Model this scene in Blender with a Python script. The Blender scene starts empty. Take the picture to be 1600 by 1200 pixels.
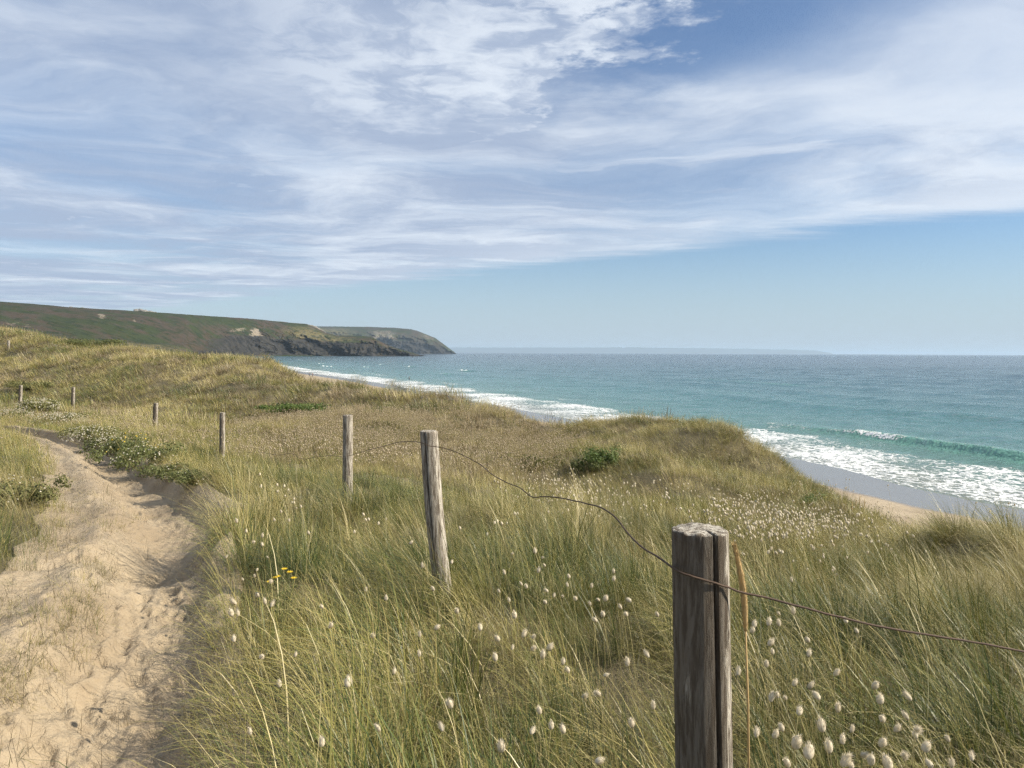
import bpy, bmesh, math, random
import numpy as np
from mathutils import Vector, Matrix, Euler
R = math.radians
rng = np.random.default_rng(7)
random.seed(7)
scene = bpy.context.scene
COL = scene.collection

# ------------------------------------------------------------------ camera
EYE = 10.0
F = 1156.0
cam_rot = Matrix.Rotation(R(90 - 2.43), 3, 'X') @ Matrix.Rotation(R(0.25), 3, 'Z')
cd = bpy.data.cameras.new('camera'); cam = bpy.data.objects.new('camera', cd); COL.objects.link(cam)
cam.matrix_world = Matrix.Translation((0, 0, EYE)) @ cam_rot.to_4x4()
cd.sensor_width = 36; cd.lens = 36 * F / 1600
cd.clip_start = 0.05; cd.clip_end = 150000
scene.camera = cam
scene.view_settings.view_transform = 'Standard'
scene.view_settings.look = 'None'
scene.view_settings.gamma = 1
scene.view_settings.exposure = 0.6
scene.cycles.use_denoising = True
scene.cycles.denoising_prefilter = 'NONE'
scene.render.filter_size = 1.2
scene.cycles.use_adaptive_sampling = True
scene.cycles.adaptive_threshold = 0.03
scene.cycles.adaptive_min_samples = 24
scene.cycles.max_bounces = 2
scene.cycles.diffuse_bounces = 1
scene.cycles.glossy_bounces = 2
scene.cycles.transmission_bounces = 4
scene.cycles.transparent_max_bounces = 8
scene.cycles.volume_bounces = 0

# ------------------------------------------------------------------ sun and sky
SUN_AZ, SUN_EL = 100.0, 36.0            # azimuth clockwise from +Y (the view), towards +X
sun_dir = Vector((math.sin(R(SUN_AZ)) * math.cos(R(SUN_EL)), math.cos(R(SUN_AZ)) * math.cos(R(SUN_EL)), math.sin(R(SUN_EL))))
sd = bpy.data.lights.new('sun', 'SUN'); sun = bpy.data.objects.new('sun', sd); COL.objects.link(sun)
sd.energy = 5.0; sd.angle = R(0.53); sd.color = (1.0, 0.905, 0.755)
sun.rotation_euler = sun_dir.to_track_quat('Z', 'Y').to_euler()
sun.location = (60, -10, 60)

class NT:
    """small helper for building node trees"""
    def __init__(self, tree): self.t = tree; self.n = tree.nodes; self.l = tree.links
    def add(self, typ, **kw):
        nd = self.n.new(typ)
        for k, v in kw.items(): setattr(nd, k, v)
        return nd
    def put(self, sock, v):
        if v is None: return
        if isinstance(v, bpy.types.NodeSocket): self.l.new(v, sock)
        elif isinstance(v, bpy.types.Node): self.l.new(v.outputs[0], sock)
        else:
            if hasattr(sock, 'default_value'):
                dv = sock.default_value
                if hasattr(dv, '__len__') and not hasattr(v, '__len__'): v = [v] * len(dv)
                if hasattr(dv, '__len__') and len(dv) == 4 and len(v) == 3: v = (*v, 1)
                sock.default_value = v
    def math(self, op, a, b=None, c=None, clamp=False):
        nd = self.add('ShaderNodeMath', operation=op, use_clamp=clamp)
        for i, v in enumerate((a, b, c)): self.put(nd.inputs[i], v)
        return nd.outputs[0]
    def vmath(self, op, a, b=None):
        nd = self.add('ShaderNodeVectorMath', operation=op)
        self.put(nd.inputs[0], a); self.put(nd.inputs[1], b)
        return nd.outputs['Value'] if op in ('LENGTH', 'DOT_PRODUCT', 'DISTANCE') else nd.outputs[0]
    def scale(self, a, s):
        nd = self.add('ShaderNodeVectorMath', operation='SCALE'); self.put(nd.inputs[0], a); self.put(nd.inputs['Scale'], s)
        return nd.outputs[0]
    def smooth(self, v, lo, hi, olo=0.0, ohi=1.0):
        nd = self.add('ShaderNodeMapRange', interpolation_type='SMOOTHSTEP')
        for k, x in (('Value', v), ('From Min', lo), ('From Max', hi), ('To Min', olo), ('To Max', ohi)): self.put(nd.inputs[k], x)
        return nd.outputs[0]
    def noise(self, vec, scale, detail=4, rough=0.55, dist=0.0, lac=2.0, dims='3D', col=False):
        nd = self.add('ShaderNodeTexNoise', noise_dimensions=dims)
        self.put(nd.inputs['Vector'], vec)
        for k, x in (('Scale', scale), ('Detail', detail), ('Roughness', rough), ('Distortion', dist), ('Lacunarity', lac)): self.put(nd.inputs[k], x)
        return nd.outputs['Color'] if col else nd.outputs[0]
    def noise2(self, *a, **k): return self.noise(*a, dims='2D', **k)
    def voronoi(self, vec, scale, feature='F1', out='Distance', rnd=1.0):
        nd = self.add('ShaderNodeTexVoronoi', feature=feature)
        self.put(nd.inputs['Vector'], vec); self.put(nd.inputs['Scale'], scale); self.put(nd.inputs['Randomness'], rnd)
        return nd.outputs[out]
    def mix(self, fac, a, b, blend='MIX'):
        nd = self.add('ShaderNodeMix', data_type='RGBA', blend_type=blend)
        self.put(nd.inputs[0], fac); self.put(nd.inputs[6], a); self.put(nd.inputs[7], b)
        return nd.outputs[2]
    def mapping(self, vec, rot=(0, 0, 0), scale=(1, 1, 1), loc=(0, 0, 0)):
        nd = self.add('ShaderNodeMapping')
        self.put(nd.inputs['Vector'], vec); nd.inputs['Rotation'].default_value = rot
        nd.inputs['Scale'].default_value = scale; nd.inputs['Location'].default_value = loc
        return nd.outputs[0]
    def xyz(self, vec):
        nd = self.add('ShaderNodeSeparateXYZ'); self.put(nd.inputs[0], vec); return nd.outputs
    def comb(self, x, y, z):
        nd = self.add('ShaderNodeCombineXYZ')
        for i, v in enumerate((x, y, z)): self.put(nd.inputs[i], v)
        return nd.outputs[0]
    def attr(self, name, typ='GEOMETRY', out='Fac'):
        nd = self.add('ShaderNodeAttribute', attribute_type=typ, attribute_name=name); return nd.outputs[out]
    def ramp(self, v, stops):
        nd = self.add('ShaderNodeValToRGB'); self.put(nd.inputs[0], v)
        cr = nd.color_ramp
        while len(cr.elements) < len(stops): cr.elements.new(0.5)
        for e, (p, c) in zip(cr.elements, stops): e.position = p; e.color = (*c, 1) if len(c) == 3 else c
        return nd.outputs[0]
    def bump(self, h, strength=0.5, dist=0.02, normal=None):
        nd = self.add('ShaderNodeBump'); self.put(nd.inputs['Height'], h)
        nd.inputs['Strength'].default_value = strength; nd.inputs['Distance'].default_value = dist
        if normal: self.put(nd.inputs['Normal'], normal)
        return nd.outputs[0]

def build_world():
    w = bpy.data.worlds.new('World'); scene.world = w; w.use_nodes = True
    w.cycles.sampling_method = 'NONE'
    t = w.node_tree; t.nodes.clear(); n = NT(t)
    STR, CLOUD = 0.084, 0.80
    sky = n.add('ShaderNodeTexSky', sky_type='NISHITA'); sky.sun_disc = False
    sky.sun_elevation = R(SUN_EL); sky.sun_rotation = R(SUN_AZ)
    sky.altitude = 10; sky.air_density = 1.0; sky.dust_density = 0.25; sky.ozone_density = 1.6
    tc = n.add('ShaderNodeTexCoord'); d = n.vmath('NORMALIZE', tc.outputs['Generated'])
    dx, dy, dz = n.xyz(d)
    up = n.math('MAXIMUM', dz, 0.015)
    X = n.math('DIVIDE', dx, up); Y = n.math('DIVIDE', dy, up)
    P = n.comb(X, Y, 0.0)                       # where the view ray meets a cloud sheet one unit up
    # domain warps
    w1 = n.scale(n.vmath('SUBTRACT', n.noise2(P, 0.50, 2, 0.5, col=True), (0.5, 0.5, 0.5)), 1.3)
    w2 = n.scale(n.vmath('SUBTRACT', n.noise2(P, 2.1, 3, 0.6, col=True), (0.5, 0.5, 0.5)), 0.28)
    Pw = n.vmath('ADD', n.vmath('ADD', P, w1), w2)
    # --- sheet edge: the deck ends along x + y = 9
    sxy = n.math('ADD', X, Y)
    edge_n = n.noise2(n.mapping(P, rot=(0, 0, R(-45)), scale=(0.22, 0.8, 1)), 0.9, 6, 0.62)
    e = n.math('ADD', n.math('SUBTRACT', 9.4, sxy), n.math('MULTIPLY', n.math('SUBTRACT', edge_n, 0.5), 3.6))
    deck = n.smooth(e, 0.0, 1.5)
    rim = n.math('MULTIPLY', n.smooth(e, 0.0, 0.9), n.smooth(e, 4.6, 0.9))
    # --- blue hole, upper right of the middle
    hn = n.math('SUBTRACT', n.noise2(P, 2.6, 6, 0.62), 0.5)
    hl = n.math('SUBTRACT', n.math('SUBTRACT', X, 0.16), n.math('MULTIPLY', n.math('SUBTRACT', 2.9, Y), 0.42))
    hlw = n.math('ADD', hl, n.math('MULTIPLY', hn, 0.9))
    hedge = n.smooth(hlw, -0.06, 0.09)
    hole = n.math('MULTIPLY', hedge, n.smooth(n.math('ADD', Y, n.math('MULTIPLY', hn, 1.2)), 3.55, 2.45))
    hole = n.math('MULTIPLY', hole, n.smooth(hl, 0.95, 0.3, 0.22, 1.0))
    # --- veil with soft folds, streaked along the wind
    st = n.noise2(n.mapping(Pw, rot=(0, 0, R(-40)), scale=(0.7, 1.0, 1)), 0.80, 6, 0.58)
    st2 = n.noise2(n.mapping(Pw, rot=(0, 0, R(62)), scale=(0.33, 1.3, 1), loc=(4, 2, 0)), 1.1, 5, 0.52)
    big = n.noise2(n.vmath('ADD', P, w1), 0.36, 2, 0.5)
    cover = n.math('ADD', n.math('MULTIPLY', st, 0.62), n.math('MULTIPLY', big, 0.5))
    veil = n.math('MULTIPLY', n.smooth(cover, 0.36, 0.62, 0.50, 0.98), deck)
    wisp = n.math('MULTIPLY', n.smooth(st2, 0.48, 0.74, 0.0, 0.85), deck)
    thin = n.math('SUBTRACT', 1.0, n.math('MULTIPLY', hole, 0.86))
    opac = n.math('MULTIPLY', n.math('MAXIMUM', veil, wisp), thin)
    # --- puffed patch left of the hole
    pu = n.noise2(n.vmath('ADD', P, w2), 3.6, 7, 0.60)
    pmask = n.math('MULTIPLY', n.smooth(hl, -2.0, -0.3), n.smooth(n.math('ADD', Y, n.math('MULTIPLY', hn, 2.0)), 3.7, 2.7))
    puff = n.math('MULTIPLY', n.math('MULTIPLY', n.smooth(pu, 0.28, 0.52, 0.35, 1.0), pmask), n.math('SUBTRACT', 1.0, hedge))
    opac = n.math('MAXIMUM', opac, puff)
    # --- small flecks
    fl = n.smooth(n.noise2(n.mapping(Pw, scale=(1, 1.3, 1), loc=(1, 7, 0)), 5.5, 5, 0.62), 0.55, 0.74)
    flm = n.smooth(n.noise2(P, 0.8, 2, 0.5), 0.50, 0.60)
    fleck = n.math('MULTIPLY', n.math('MULTIPLY', fl, flm), n.math('MULTIPLY', deck, 0.38))
    opac = n.math('MAXIMUM', opac, fleck, clamp=True)
    # --- colour of the cloud: lavender grey where thick, white where thin and sunward
    tone = n.noise2(n.mapping(Pw, rot=(0, 0, R(-25)), scale=(0.7, 1.0, 1), loc=(9, 3, 0)), 0.85, 6, 0.62)
    east = n.smooth(n.math('DIVIDE', X, n.math('MAXIMUM', Y, 1.0)), -0.75, 0.75)
    lit = n.smooth(n.math('ADD', tone, n.math('MULTIPLY', east, 0.22)), 0.40, 0.84)
    lit = n.math('MAXIMUM', lit, n.math('MULTIPLY', puff, n.smooth(pu, 0.36, 0.66, 0.20, 1.0)))
    lit = n.math('MAXIMUM', lit, n.math('MULTIPLY', fleck, 0.9))
    lit = n.math('MAXIMUM', lit, n.math('MULTIPLY', rim, n.math('MULTIPLY', east, 0.95)))
    k = CLOUD / STR
    ccol = n.mix(lit, (0.355 * k, 0.425 * k, 0.560 * k), (0.68 * k, 0.735 * k, 0.81 * k))
    fade = n.smooth(dz, 0.015, 0.06)                  # far cloud sinks into the air near the horizon
    opac = n.math('MULTIPLY', opac, n.math('MULTIPLY', fade, 0.92))
    skyc = n.mix(1.0, sky.outputs[0], (0.70, 0.83, 0.97), 'MULTIPLY')
    pale = n.smooth(dz, 0.19, -0.02, 0.0, 0.95)       # whitish sea air low over the horizon
    skyc = n.mix(pale, skyc, (0.325 / STR, 0.40 / STR, 0.472 / STR))
    colr = n.mix(opac, skyc, ccol)
    bg = n.add('ShaderNodeBackground'); n.put(bg.inputs[0], colr); bg.inputs[1].default_value = STR
    out = n.add('ShaderNodeOutputWorld'); n.l.new(bg.outputs[0], out.inputs[0])
build_world()

# ------------------------------------------------------------------ helpers: numpy noise, pixels, meshes
def _hash(ix, iy, seed):
    h = (ix.astype(np.int64) * 374761393 + iy.astype(np.int64) * 668265263 + seed * 1442695041) & 0xffffffff
    h = ((h ^ (h >> 13)) * 1274126177) & 0xffffffff
    return ((h ^ (h >> 16)) & 0xffff) / 65535.0
def vnoise(x, y, seed=0):
    x = np.asarray(x, float); y = np.asarray(y, float)
    ix = np.floor(x); iy = np.floor(y); fx = x - ix; fy = y - iy
    ux = fx * fx * fx * (fx * (fx * 6 - 15) + 10); uy = fy * fy * fy * (fy * (fy * 6 - 15) + 10)
    def g(a, b):
        th = _hash(ix + a, iy + b, seed) * 2 * np.pi
        return np.cos(th) * (fx - a) + np.sin(th) * (fy - b)
    a = g(0, 0) * (1 - ux) + g(1, 0) * ux
    b = g(0, 1) * (1 - ux) + g(1, 1) * ux
    return (a * (1 - uy) + b * uy) * 1.5         # about -1 .. 1
def fbm(x, y, oct=4, seed=0, gain=0.5, lac=2.03):
    s = 0; a = 1.0; tot = 0
    for o in range(oct):
        s = s + a * vnoise(x * lac ** o + 17.3 * o, y * lac ** o - 9.1 * o, seed + o); tot += a; a *= gain
    return s / tot
def sstep(a, b, x):
    t = np.clip((np.asarray(x, float) - a) / (b - a), 0, 1); return t * t * (3 - 2 * t)

CR = np.array(cam_rot)
def ray(px, py):
    v = CR @ np.array([(px - 800) / F, (600 - py) / F, -1.0]); return v / v[1]
def at(px, py, d):
    r = ray(px, py) * d; return np.array([r[0], r[1], EYE + r[2]])

def new_mesh(name, verts, faces, mat=None, smooth=True, attrs=None):
    me = bpy.data.meshes.new(name)
    verts = np.asarray(verts, np.float32)
    if isinstance(faces, np.ndarray):
        k = faces.shape[1]
        me.vertices.add(len(verts)); me.vertices.foreach_set('co', verts.ravel())
        me.loops.add(faces.size); me.loops.foreach_set('vertex_index', faces.astype(np.int32).ravel())
        me.polygons.add(len(faces)); me.polygons.foreach_set('loop_start', np.arange(0, faces.size, k, dtype=np.int32))
        me.update(calc_edges=True); me.validate()
    else:
        me.from_pydata([tuple(map(float, v)) for v in verts], [], [tuple(int(i) for i in f) for f in faces]); me.update()
    if smooth: me.polygons.foreach_set('use_smooth', np.ones(len(me.polygons), bool))
    for k, v in (attrs or {}).items():
        a = me.attributes.new(k, 'FLOAT', 'POINT'); a.data.foreach_set('value', np.asarray(v, np.float32))
    if mat: me.materials.append(mat)
    return me
def obj(name, me, parent=None, loc=None, **props):
    o = bpy.data.objects.new(name, me); COL.objects.link(o)
    if parent: o.parent = parent
    if loc is not None: o.location = loc
    for k, v in props.items(): o[k] = v
    return o
def grid_faces(nr, nc):
    i = np.arange(nr * nc).reshape(nr, nc)
    return np.stack([i[:-1, :-1], i[:-1, 1:], i[1:, 1:], i[1:, :-1]], -1).reshape(-1, 4)

def material(name):
    m = bpy.data.materials.new(name); m.use_nodes = True; m.node_tree.nodes.clear()
    n = NT(m.node_tree)
    out = n.add('ShaderNodeOutputMaterial'); b = n.add('ShaderNodeBsdfPrincipled')
    n.l.new(b.outputs[0], out.inputs[0])
    return m, n, b, out

# ------------------------------------------------------------------ plan of the coast
def catmull(pts, per=9):
    p = np.array(pts, float); p = np.vstack([2 * p[0] - p[1], p, 2 * p[-1] - p[-2]])
    o = []
    for i in range(1, len(p) - 2):
        t = np.linspace(0, 1, per, endpoint=False)[:, None]
        o.append(0.5 * ((2 * p[i]) + (-p[i - 1] + p[i + 1]) * t + (2 * p[i - 1] - 5 * p[i] + 4 * p[i + 1] - p[i + 2]) * t ** 2
                        + (-p[i - 1] + 3 * p[i] - 3 * p[i + 1] + p[i + 2]) * t ** 3))
    o.append(p[-2][None]); return np.vstack(o)
COAST = catmull([(44, -90), (42, -30), (40, 10), (36.5, 40), (34, 49), (31.3, 56), (29.5, 64), (22.5, 85), (9.5, 112), (-16, 175), (-45, 245), (-105, 370),
                 (-150, 470), (-240, 660), (-380, 930), (-480, 1150), (-560, 1400), (-600, 1650), (-620, 1900)])
EDGE = catmull([(7.5, -40), (6.2, -12), (5.9, 2), (6.3, 9.0), (7.4, 16), (8.2, 21), (8.2, 24.5), (7.2, 26), (5.9, 28), (4.1, 30),
                (1.9, 33), (0, 35), (-3.3, 39), (-7.3, 43), (-12, 46), (-16, 52), (-21, 62), (-34, 85), (-60, 125), (-105, 195),
                (-175, 300), (-260, 430), (-360, 600)])
def polydist(line, x, y):
    """signed distance to a polyline (positive on its right: the sea) and the arc length of the nearest point"""
    x = np.asarray(x, float); y = np.asarray(y, float)
    best = np.full(x.shape, 1e18); sg = np.zeros(x.shape); al = np.zeros(x.shape)
    seg = np.diff(line, axis=0); L = np.hypot(seg[:, 0], seg[:, 1]); acc = np.concatenate([[0], np.cumsum(L)])
    for i in range(len(seg)):
        ax, ay = line[i]; dx, dy = seg[i]
        t = np.clip(((x - ax) * dx + (y - ay) * dy) / (L[i] ** 2), 0, 1)
        qx = x - ax - t * dx; qy = y - ay - t * dy; d2 = qx * qx + qy * qy
        m = d2 < best
        best = np.where(m, d2, best); al = np.where(m, acc[i] + t * L[i], al)
        sg = np.where(m, np.sign(dy * qx - dx * qy), sg)
    return np.sqrt(best) * np.where(sg == 0, 1, sg), al
def beach_z(s):
    s = np.asarray(s, float)
    return np.where(s > 0, -0.035 * s, np.where(s > -12, -0.045 * s, 0.54 + 0.06 * (-12 - s)).clip(None, 2.2))

# ------------------------------------------------------------------ dune heights: control points seen in the view, with their distance
CP = []   # x, y, z
def cp(px, py, d, grass=0.35):
    p = at(px, py, d); CP.append((p[0], p[1], p[2] - grass))
for a in [(180, 1200, 2.67, 0), (200, 1050, 3.5, 0), (230, 880, 5.6, 0), (150, 760, 9.5, 0), (110, 710, 14, 0), (60, 685, 18, 0), (10, 668, 23, 0),
          (10, 720, 9.5, .4), (10, 800, 6.0, .3), (10, 960, 4.0, .05), (20, 690, 13, .35),
          # fence line
          (695, 905, 4.95, .12), (543, 765, 8.7, .12), (347, 712, 16, .1), (243, 668, 25, .1), (114, 632, 36, .1), (31, 627, 38, .1),
          (10, 551, 57, .1),
          # left dune, crest and foot
          (-150, 494, 62, .8), (0, 508, 60, .85), (15, 514, 58, .8), (60, 527, 56, .8), (105, 530, 56, .85), (150, 530, 56, .85), (205, 530, 55, .85), (247, 535, 54, .8),
          (297, 547, 53, .6), (357, 551, 52, .40), (392, 555, 50, .35), (425, 568, 49, .35), (447, 580, 48, .4), (465, 586, 48, .4),
          (60, 590, 46, .4), (200, 580, 44, .4), (330, 575, 44, .4), (150, 620, 38, .4), (300, 640, 31, .35), (400, 612, 39, .4),
          (380, 585, 43, .4), (-100, 600, 45, .4), (-60, 640, 33, .3),
          # second ridge towards the sea
          (500, 587, 45, .4), (530, 588, 44, .4), (555, 592, 43, .4), (580, 597, 42, .35), (630, 603, 40, .35), (680, 613, 38, .35), (715, 620, 37, .35),
          (800, 636, 34, .35), (870, 657, 32, .35), (450, 640, 31, .4), (560, 640, 29, .3), (700, 655, 26, .3),
          # hollow with the pale seed heads and the meadow before it
          (500, 690, 19, .3), (700, 700, 19, .3), (820, 700, 20, .3), (780, 740, 14.5, .3), (430, 720, 14.5, .2), (600, 740, 12, .2), (640, 800, 7.8, .25),
          # humps on the right
          (910, 656, 30, .35), (960, 651, 29, .4), (1050, 661, 27, .4), (1130, 658, 25, .4), (1180, 685, 24, .4), (1240, 720, 21, .4), (1340, 766, 16, .4),
          (1000, 690, 19, .35), (1120, 715, 17.5, .35), (900, 705, 18.5, .3), (900, 765, 12.5, .3), (1080, 790, 11, .3), (1250, 800, 10.5, .3),
          (1400, 798, 11.2, .33), (1500, 812, 10, .30), (1600, 842, 8.6, .28), (1330, 840, 8.4, .35),
          (1300, 905, 5.6, .35), (1500, 960, 4.5, .35), (1500, 1150, 2.8, .3), (900, 990, 3.8, .3), (900, 1190, 2.45, .28), (600, 1090, 3.1, .22),
          (480, 1000, 4.0, .22), (470, 860, 5.8, .3), (400, 790, 7.5, .25)]:
    cp(*a)
for p in [(0, 0, EYE - 1.55), (-3, -4, EYE - 1.5), (3, -4, EYE - 1.7), (-6, 0, EYE - 1.45), (0.4, 1.55, EYE - 1.42), (5.5, -2, EYE - 2.0), (-8, -4, EYE - 1.3),
          (-9, 4, EYE - 1.5), (-14, 9, EYE - 1.6), (-20, 16, EYE - 1.9), (-60, 100, EYE - 1), (-130, 140, EYE + 1), (-40, 100, EYE - 2.5), (-100, 260, EYE - 4),
          (-200, 300, EYE - 2), (-30, 75, EYE - 2.2), (-60, 64, EYE + 1.5), (-45, 75, EYE - .5), (-110, 90, EYE + 2)]:
    CP.append(p)
CP = np.array(CP)
def uv(x, y):
    yy = np.maximum(y, -6.0) + 8.0; return x / yy * 2.2, np.log(yy)
def _U(r2): return np.where(r2 > 0, r2 * np.log(r2 + 1e-12), 0.0)
_cu, _cv = uv(CP[:, 0], CP[:, 1]); _K = _U((_cu[:, None] - _cu) ** 2 + (_cv[:, None] - _cv) ** 2)
_n = len(CP); _Pm = np.column_stack([np.ones(_n), _cu, _cv])
_A = np.block([[_K + 2e-3 * np.eye(_n), _Pm], [_Pm.T, np.zeros((3, 3))]])
_w = np.linalg.solve(_A, np.concatenate([CP[:, 2], np.zeros(3)]))
def dune_base(x, y):
    x = np.asarray(x, float); y = np.asarray(y, float); sh = x.shape; x = x.ravel(); y = y.ravel()
    u, v = uv(x, y); z = _w[-3] + _w[-2] * u + _w[-1] * v
    for i in range(_n): z = z + _w[i] * _U((u - _cu[i]) ** 2 + (v - _cv[i]) ** 2)
    return z.reshape(sh)
# path edges as functions of distance
PY = np.array([-6, 0, 1.5, 2.76, 3.5, 5, 6.5, 8, 10.5, 14, 18, 23, 27, 33])
PL = np.array([-2.6, -2.7, -2.8, -2.85, -2.95, -3.45, -4.15, -5.05, -6.65, -8.85, -12.0, -16.8, -22, -31])
PR = np.array([-.62, -.75, -.95, -1.10, -1.36, -1.98, -2.55, -3.0, -4.75, -7.05, -10.3, -15.2, -20.3, -29])
def path_t(x, y):
    wob = 0.10 * vnoise(y * 0.9, y * 0 + 3.3, 5) * np.clip(y / 6, .3, 1)
    L = np.interp(y, PY, PL) + 0.16 * fbm(y * 1.1, y * 0 + 8.1, 3, 6) * np.clip(y / 5, .3, 1.2); Rr = np.interp(y, PY, PR) + wob
    return (x - L) / (Rr - L), L, Rr
HOLLOWS = [(1075, 21.8, .85, 1.9), (1150, 21.5, .6, 1.6), (905, 15.8, .50, 1.5), (1010, 15.0, .30, 1.3), (800, 26, .55, 3.0), (1290, 11.8, .45, 1.5), (1230, 14.5, .45, 1.5), (1420, 8.4, .30, 1.1),
           (430, 36, .9, 4.0), (350, 37, .7, 4.0), (560, 37, .6, 3.0), (640, 33, .45, 2.5), (230, 44, .8, 4.5), (90, 46, .8, 5.0), (330, 46.5, .5, 3.5), (160, 40, .5, 4), (700, 6.6, .10, .8), (470, 5.0, .14, .5), (580, 7.2, .14, .9)]
def ground(x, y, carve=True):
    """height of the dune sheet"""
    x = np.asarray(x, float); y = np.asarray(y, float)
    z = dune_base(x, y)
    t, L, Rr = path_t(x, y)
    inside = sstep(-0.03, 0.06, t) * sstep(1.03, 0.95, t) * (y < 33)
    near = sstep(-0.6, 0.1, t) * sstep(1.6, 0.9, t) * (y < 33)
    amp = np.clip(0.06 + 0.011 * np.hypot(x, y), 0.05, 0.4) * (1 - .55 * sstep(46, 52, y))
    b = amp * fbm(x * 0.42, y * 0.42, 3, 11) + 0.09 * np.clip(np.hypot(x, y) / 14, .8, 1.5) * fbm(x * 1.3, y * 1.3, 2, 23)
    z = z + b * (1 - near)
    # hollows added before and left of the crests to shade their slopes
    for hp, hd, hh, hr in HOLLOWS:
        hx = (hp - 800) / F * hd
        z = z - hh * np.exp(-((x - hx) / hr) ** 2 - ((y - hd) / (hr * 1.25)) ** 2)
    for hp, hd, hh, hr in ((1120, 24.6, .24, 2.4), (1040, 26.5, .22, 2.0), (955, 28.3, .25, 1.8), (1000, 18.6, .22, 1.3), (1500, 9.6, .16, 1.2), (1590, 8.6, .12, 1.0)):
        hx = (hp - 800) / F * hd
        z = z + hh * np.exp(-((x - hx) / hr) ** 2 - ((y - hd) / (hr * .8)) ** 2)
    # low bank on the right of the path
    z = z + 0.13 * np.exp(-((x - Rr - 0.35) / 0.38) ** 2) * sstep(0.80, 1.06, t) * sstep(26, 14, y)
    se, _ = polydist(EDGE, x, y); s, _ = polydist(COAST, x, y)
    k = sstep(-0.5, 7.0, se)
    z = z * (1 - k) + (beach_z(s) - 0.6) * k
    if carve: z = z - 0.35 * inside
    return z
_lut = {}
GV0, GV1, GNV, GNU = math.log(3.0), math.log(330), 420, 400
def sheet_grid():
    yy = np.exp(np.linspace(GV0, GV1, GNV)) - 8.0
    cu = np.linspace(-1, 1, GNU); cu = np.sign(cu) * np.abs(cu) ** 1.25
    Yg = np.repeat(yy[:, None], GNU, 1)
    return (Yg + 8.0) * (cu[None, :] * 1.30 - 0.22), Yg
def gz(x, y, carve=False):
    """height of the finished dune sheet, read from its own grid"""
    if not _lut: _lut['z'] = ground(*sheet_grid(), carve=False)
    x = np.asarray(x, float); y = np.maximum(np.asarray(y, float), -4.9)
    fi = np.clip((np.log(y + 8.0) - GV0) / (GV1 - GV0) * (GNV - 1), 0, GNV - 1.001)
    c = (x / (y + 8.0) + 0.22) / 1.30; c = np.sign(c) * np.abs(c) ** (1 / 1.25)
    fj = np.clip((c + 1) / 2 * (GNU - 1), 0, GNU - 1.001)
    i = fi.astype(int); j = fj.astype(int); a = fi - i; b = fj - j; Z = _lut['z']
    z = (Z[i, j] * (1 - b) + Z[i, j + 1] * b) * (1 - a) + (Z[i + 1, j] * (1 - b) + Z[i + 1, j + 1] * b) * a
    return z
def ground1(x, y): return float(gz(np.array([x]), np.array([y]))[0])
def drop(px, py, h, dmin=1.2, dmax=60.0):
    """the point on the view ray (px,py) that is h above the ground"""
    d = np.geomspace(dmin, dmax, 400); r = ray(px, py)
    zz = EYE + r[2] * d; g = gz(r[0] * d, d) + h
    i = np.argmax(zz < g) if (zz < g).any() else len(d) - 1
    return np.array([r[0] * d[i], d[i], zz[i]])

# ------------------------------------------------------------------ materials of the setting
def mat_dune():
    m, n, b, _ = material('dune_soil')
    P = n.add('ShaderNodeNewGeometry').outputs['Position']
    a = n.noise(P, 1.6, 5, 0.6); f = n.noise(P, 22, 5, 0.7)
    c = n.mix(n.smooth(a, 0.35, 0.65), (0.11, 0.088, 0.046), (0.17, 0.14, 0.075))
    c = n.mix(n.smooth(f, 0.35, 0.7), c, (0.075, 0.065, 0.03))
    n.put(b.inputs['Base Color'], c); b.inputs['Roughness'].default_value = 0.95
    n.put(b.inputs['Normal'], n.bump(f, 0.7, 0.04)); return m
def sand_nodes(n, P):
    a = n.noise(P, 0.9, 5, 0.6); f = n.noise(P, 60, 4, 0.7); g = n.noise(P, 9, 6, 0.65)
    c = n.mix(n.smooth(a, 0.3, 0.7), (0.300, 0.236, 0.156), (0.385, 0.312, 0.214))
    c = n.mix(n.math('MULTIPLY', n.smooth(g, 0.52, 0.72), 0.5), c, (0.215, 0.162, 0.105))
    return c, f, g
def mat_path():
    m, n, b, _ = material('path_sand')
    P = n.add('ShaderNodeNewGeometry').outputs['Position']
    c, f, g = sand_nodes(n, P)
    deb = n.smooth(n.noise(n.mapping(P, scale=(1, 2.2, 1)), 38, 3, 0.6), 0.62, 0.70)
    zone = n.smooth(n.noise(P, 1.4, 3, 0.6), 0.38, 0.60)
    c = n.mix(n.math('MULTIPLY', n.math('MULTIPLY', deb, zone), 0.75), c, (0.10, 0.075, 0.04))
    n.put(b.inputs['Base Color'], c); b.inputs['Roughness'].default_value = 0.95
    b.inputs['Specular IOR Level'].default_value = 0.2
    h = n.math('ADD', n.math('MULTIPLY', f, 0.25), n.math('ADD', g, n.math('MULTIPLY', n.noise(P, 26, 3, 0.6), 0.6)))
    n.put(b.inputs['Normal'], n.bump(h, 0.9, 0.035)); return m
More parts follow.
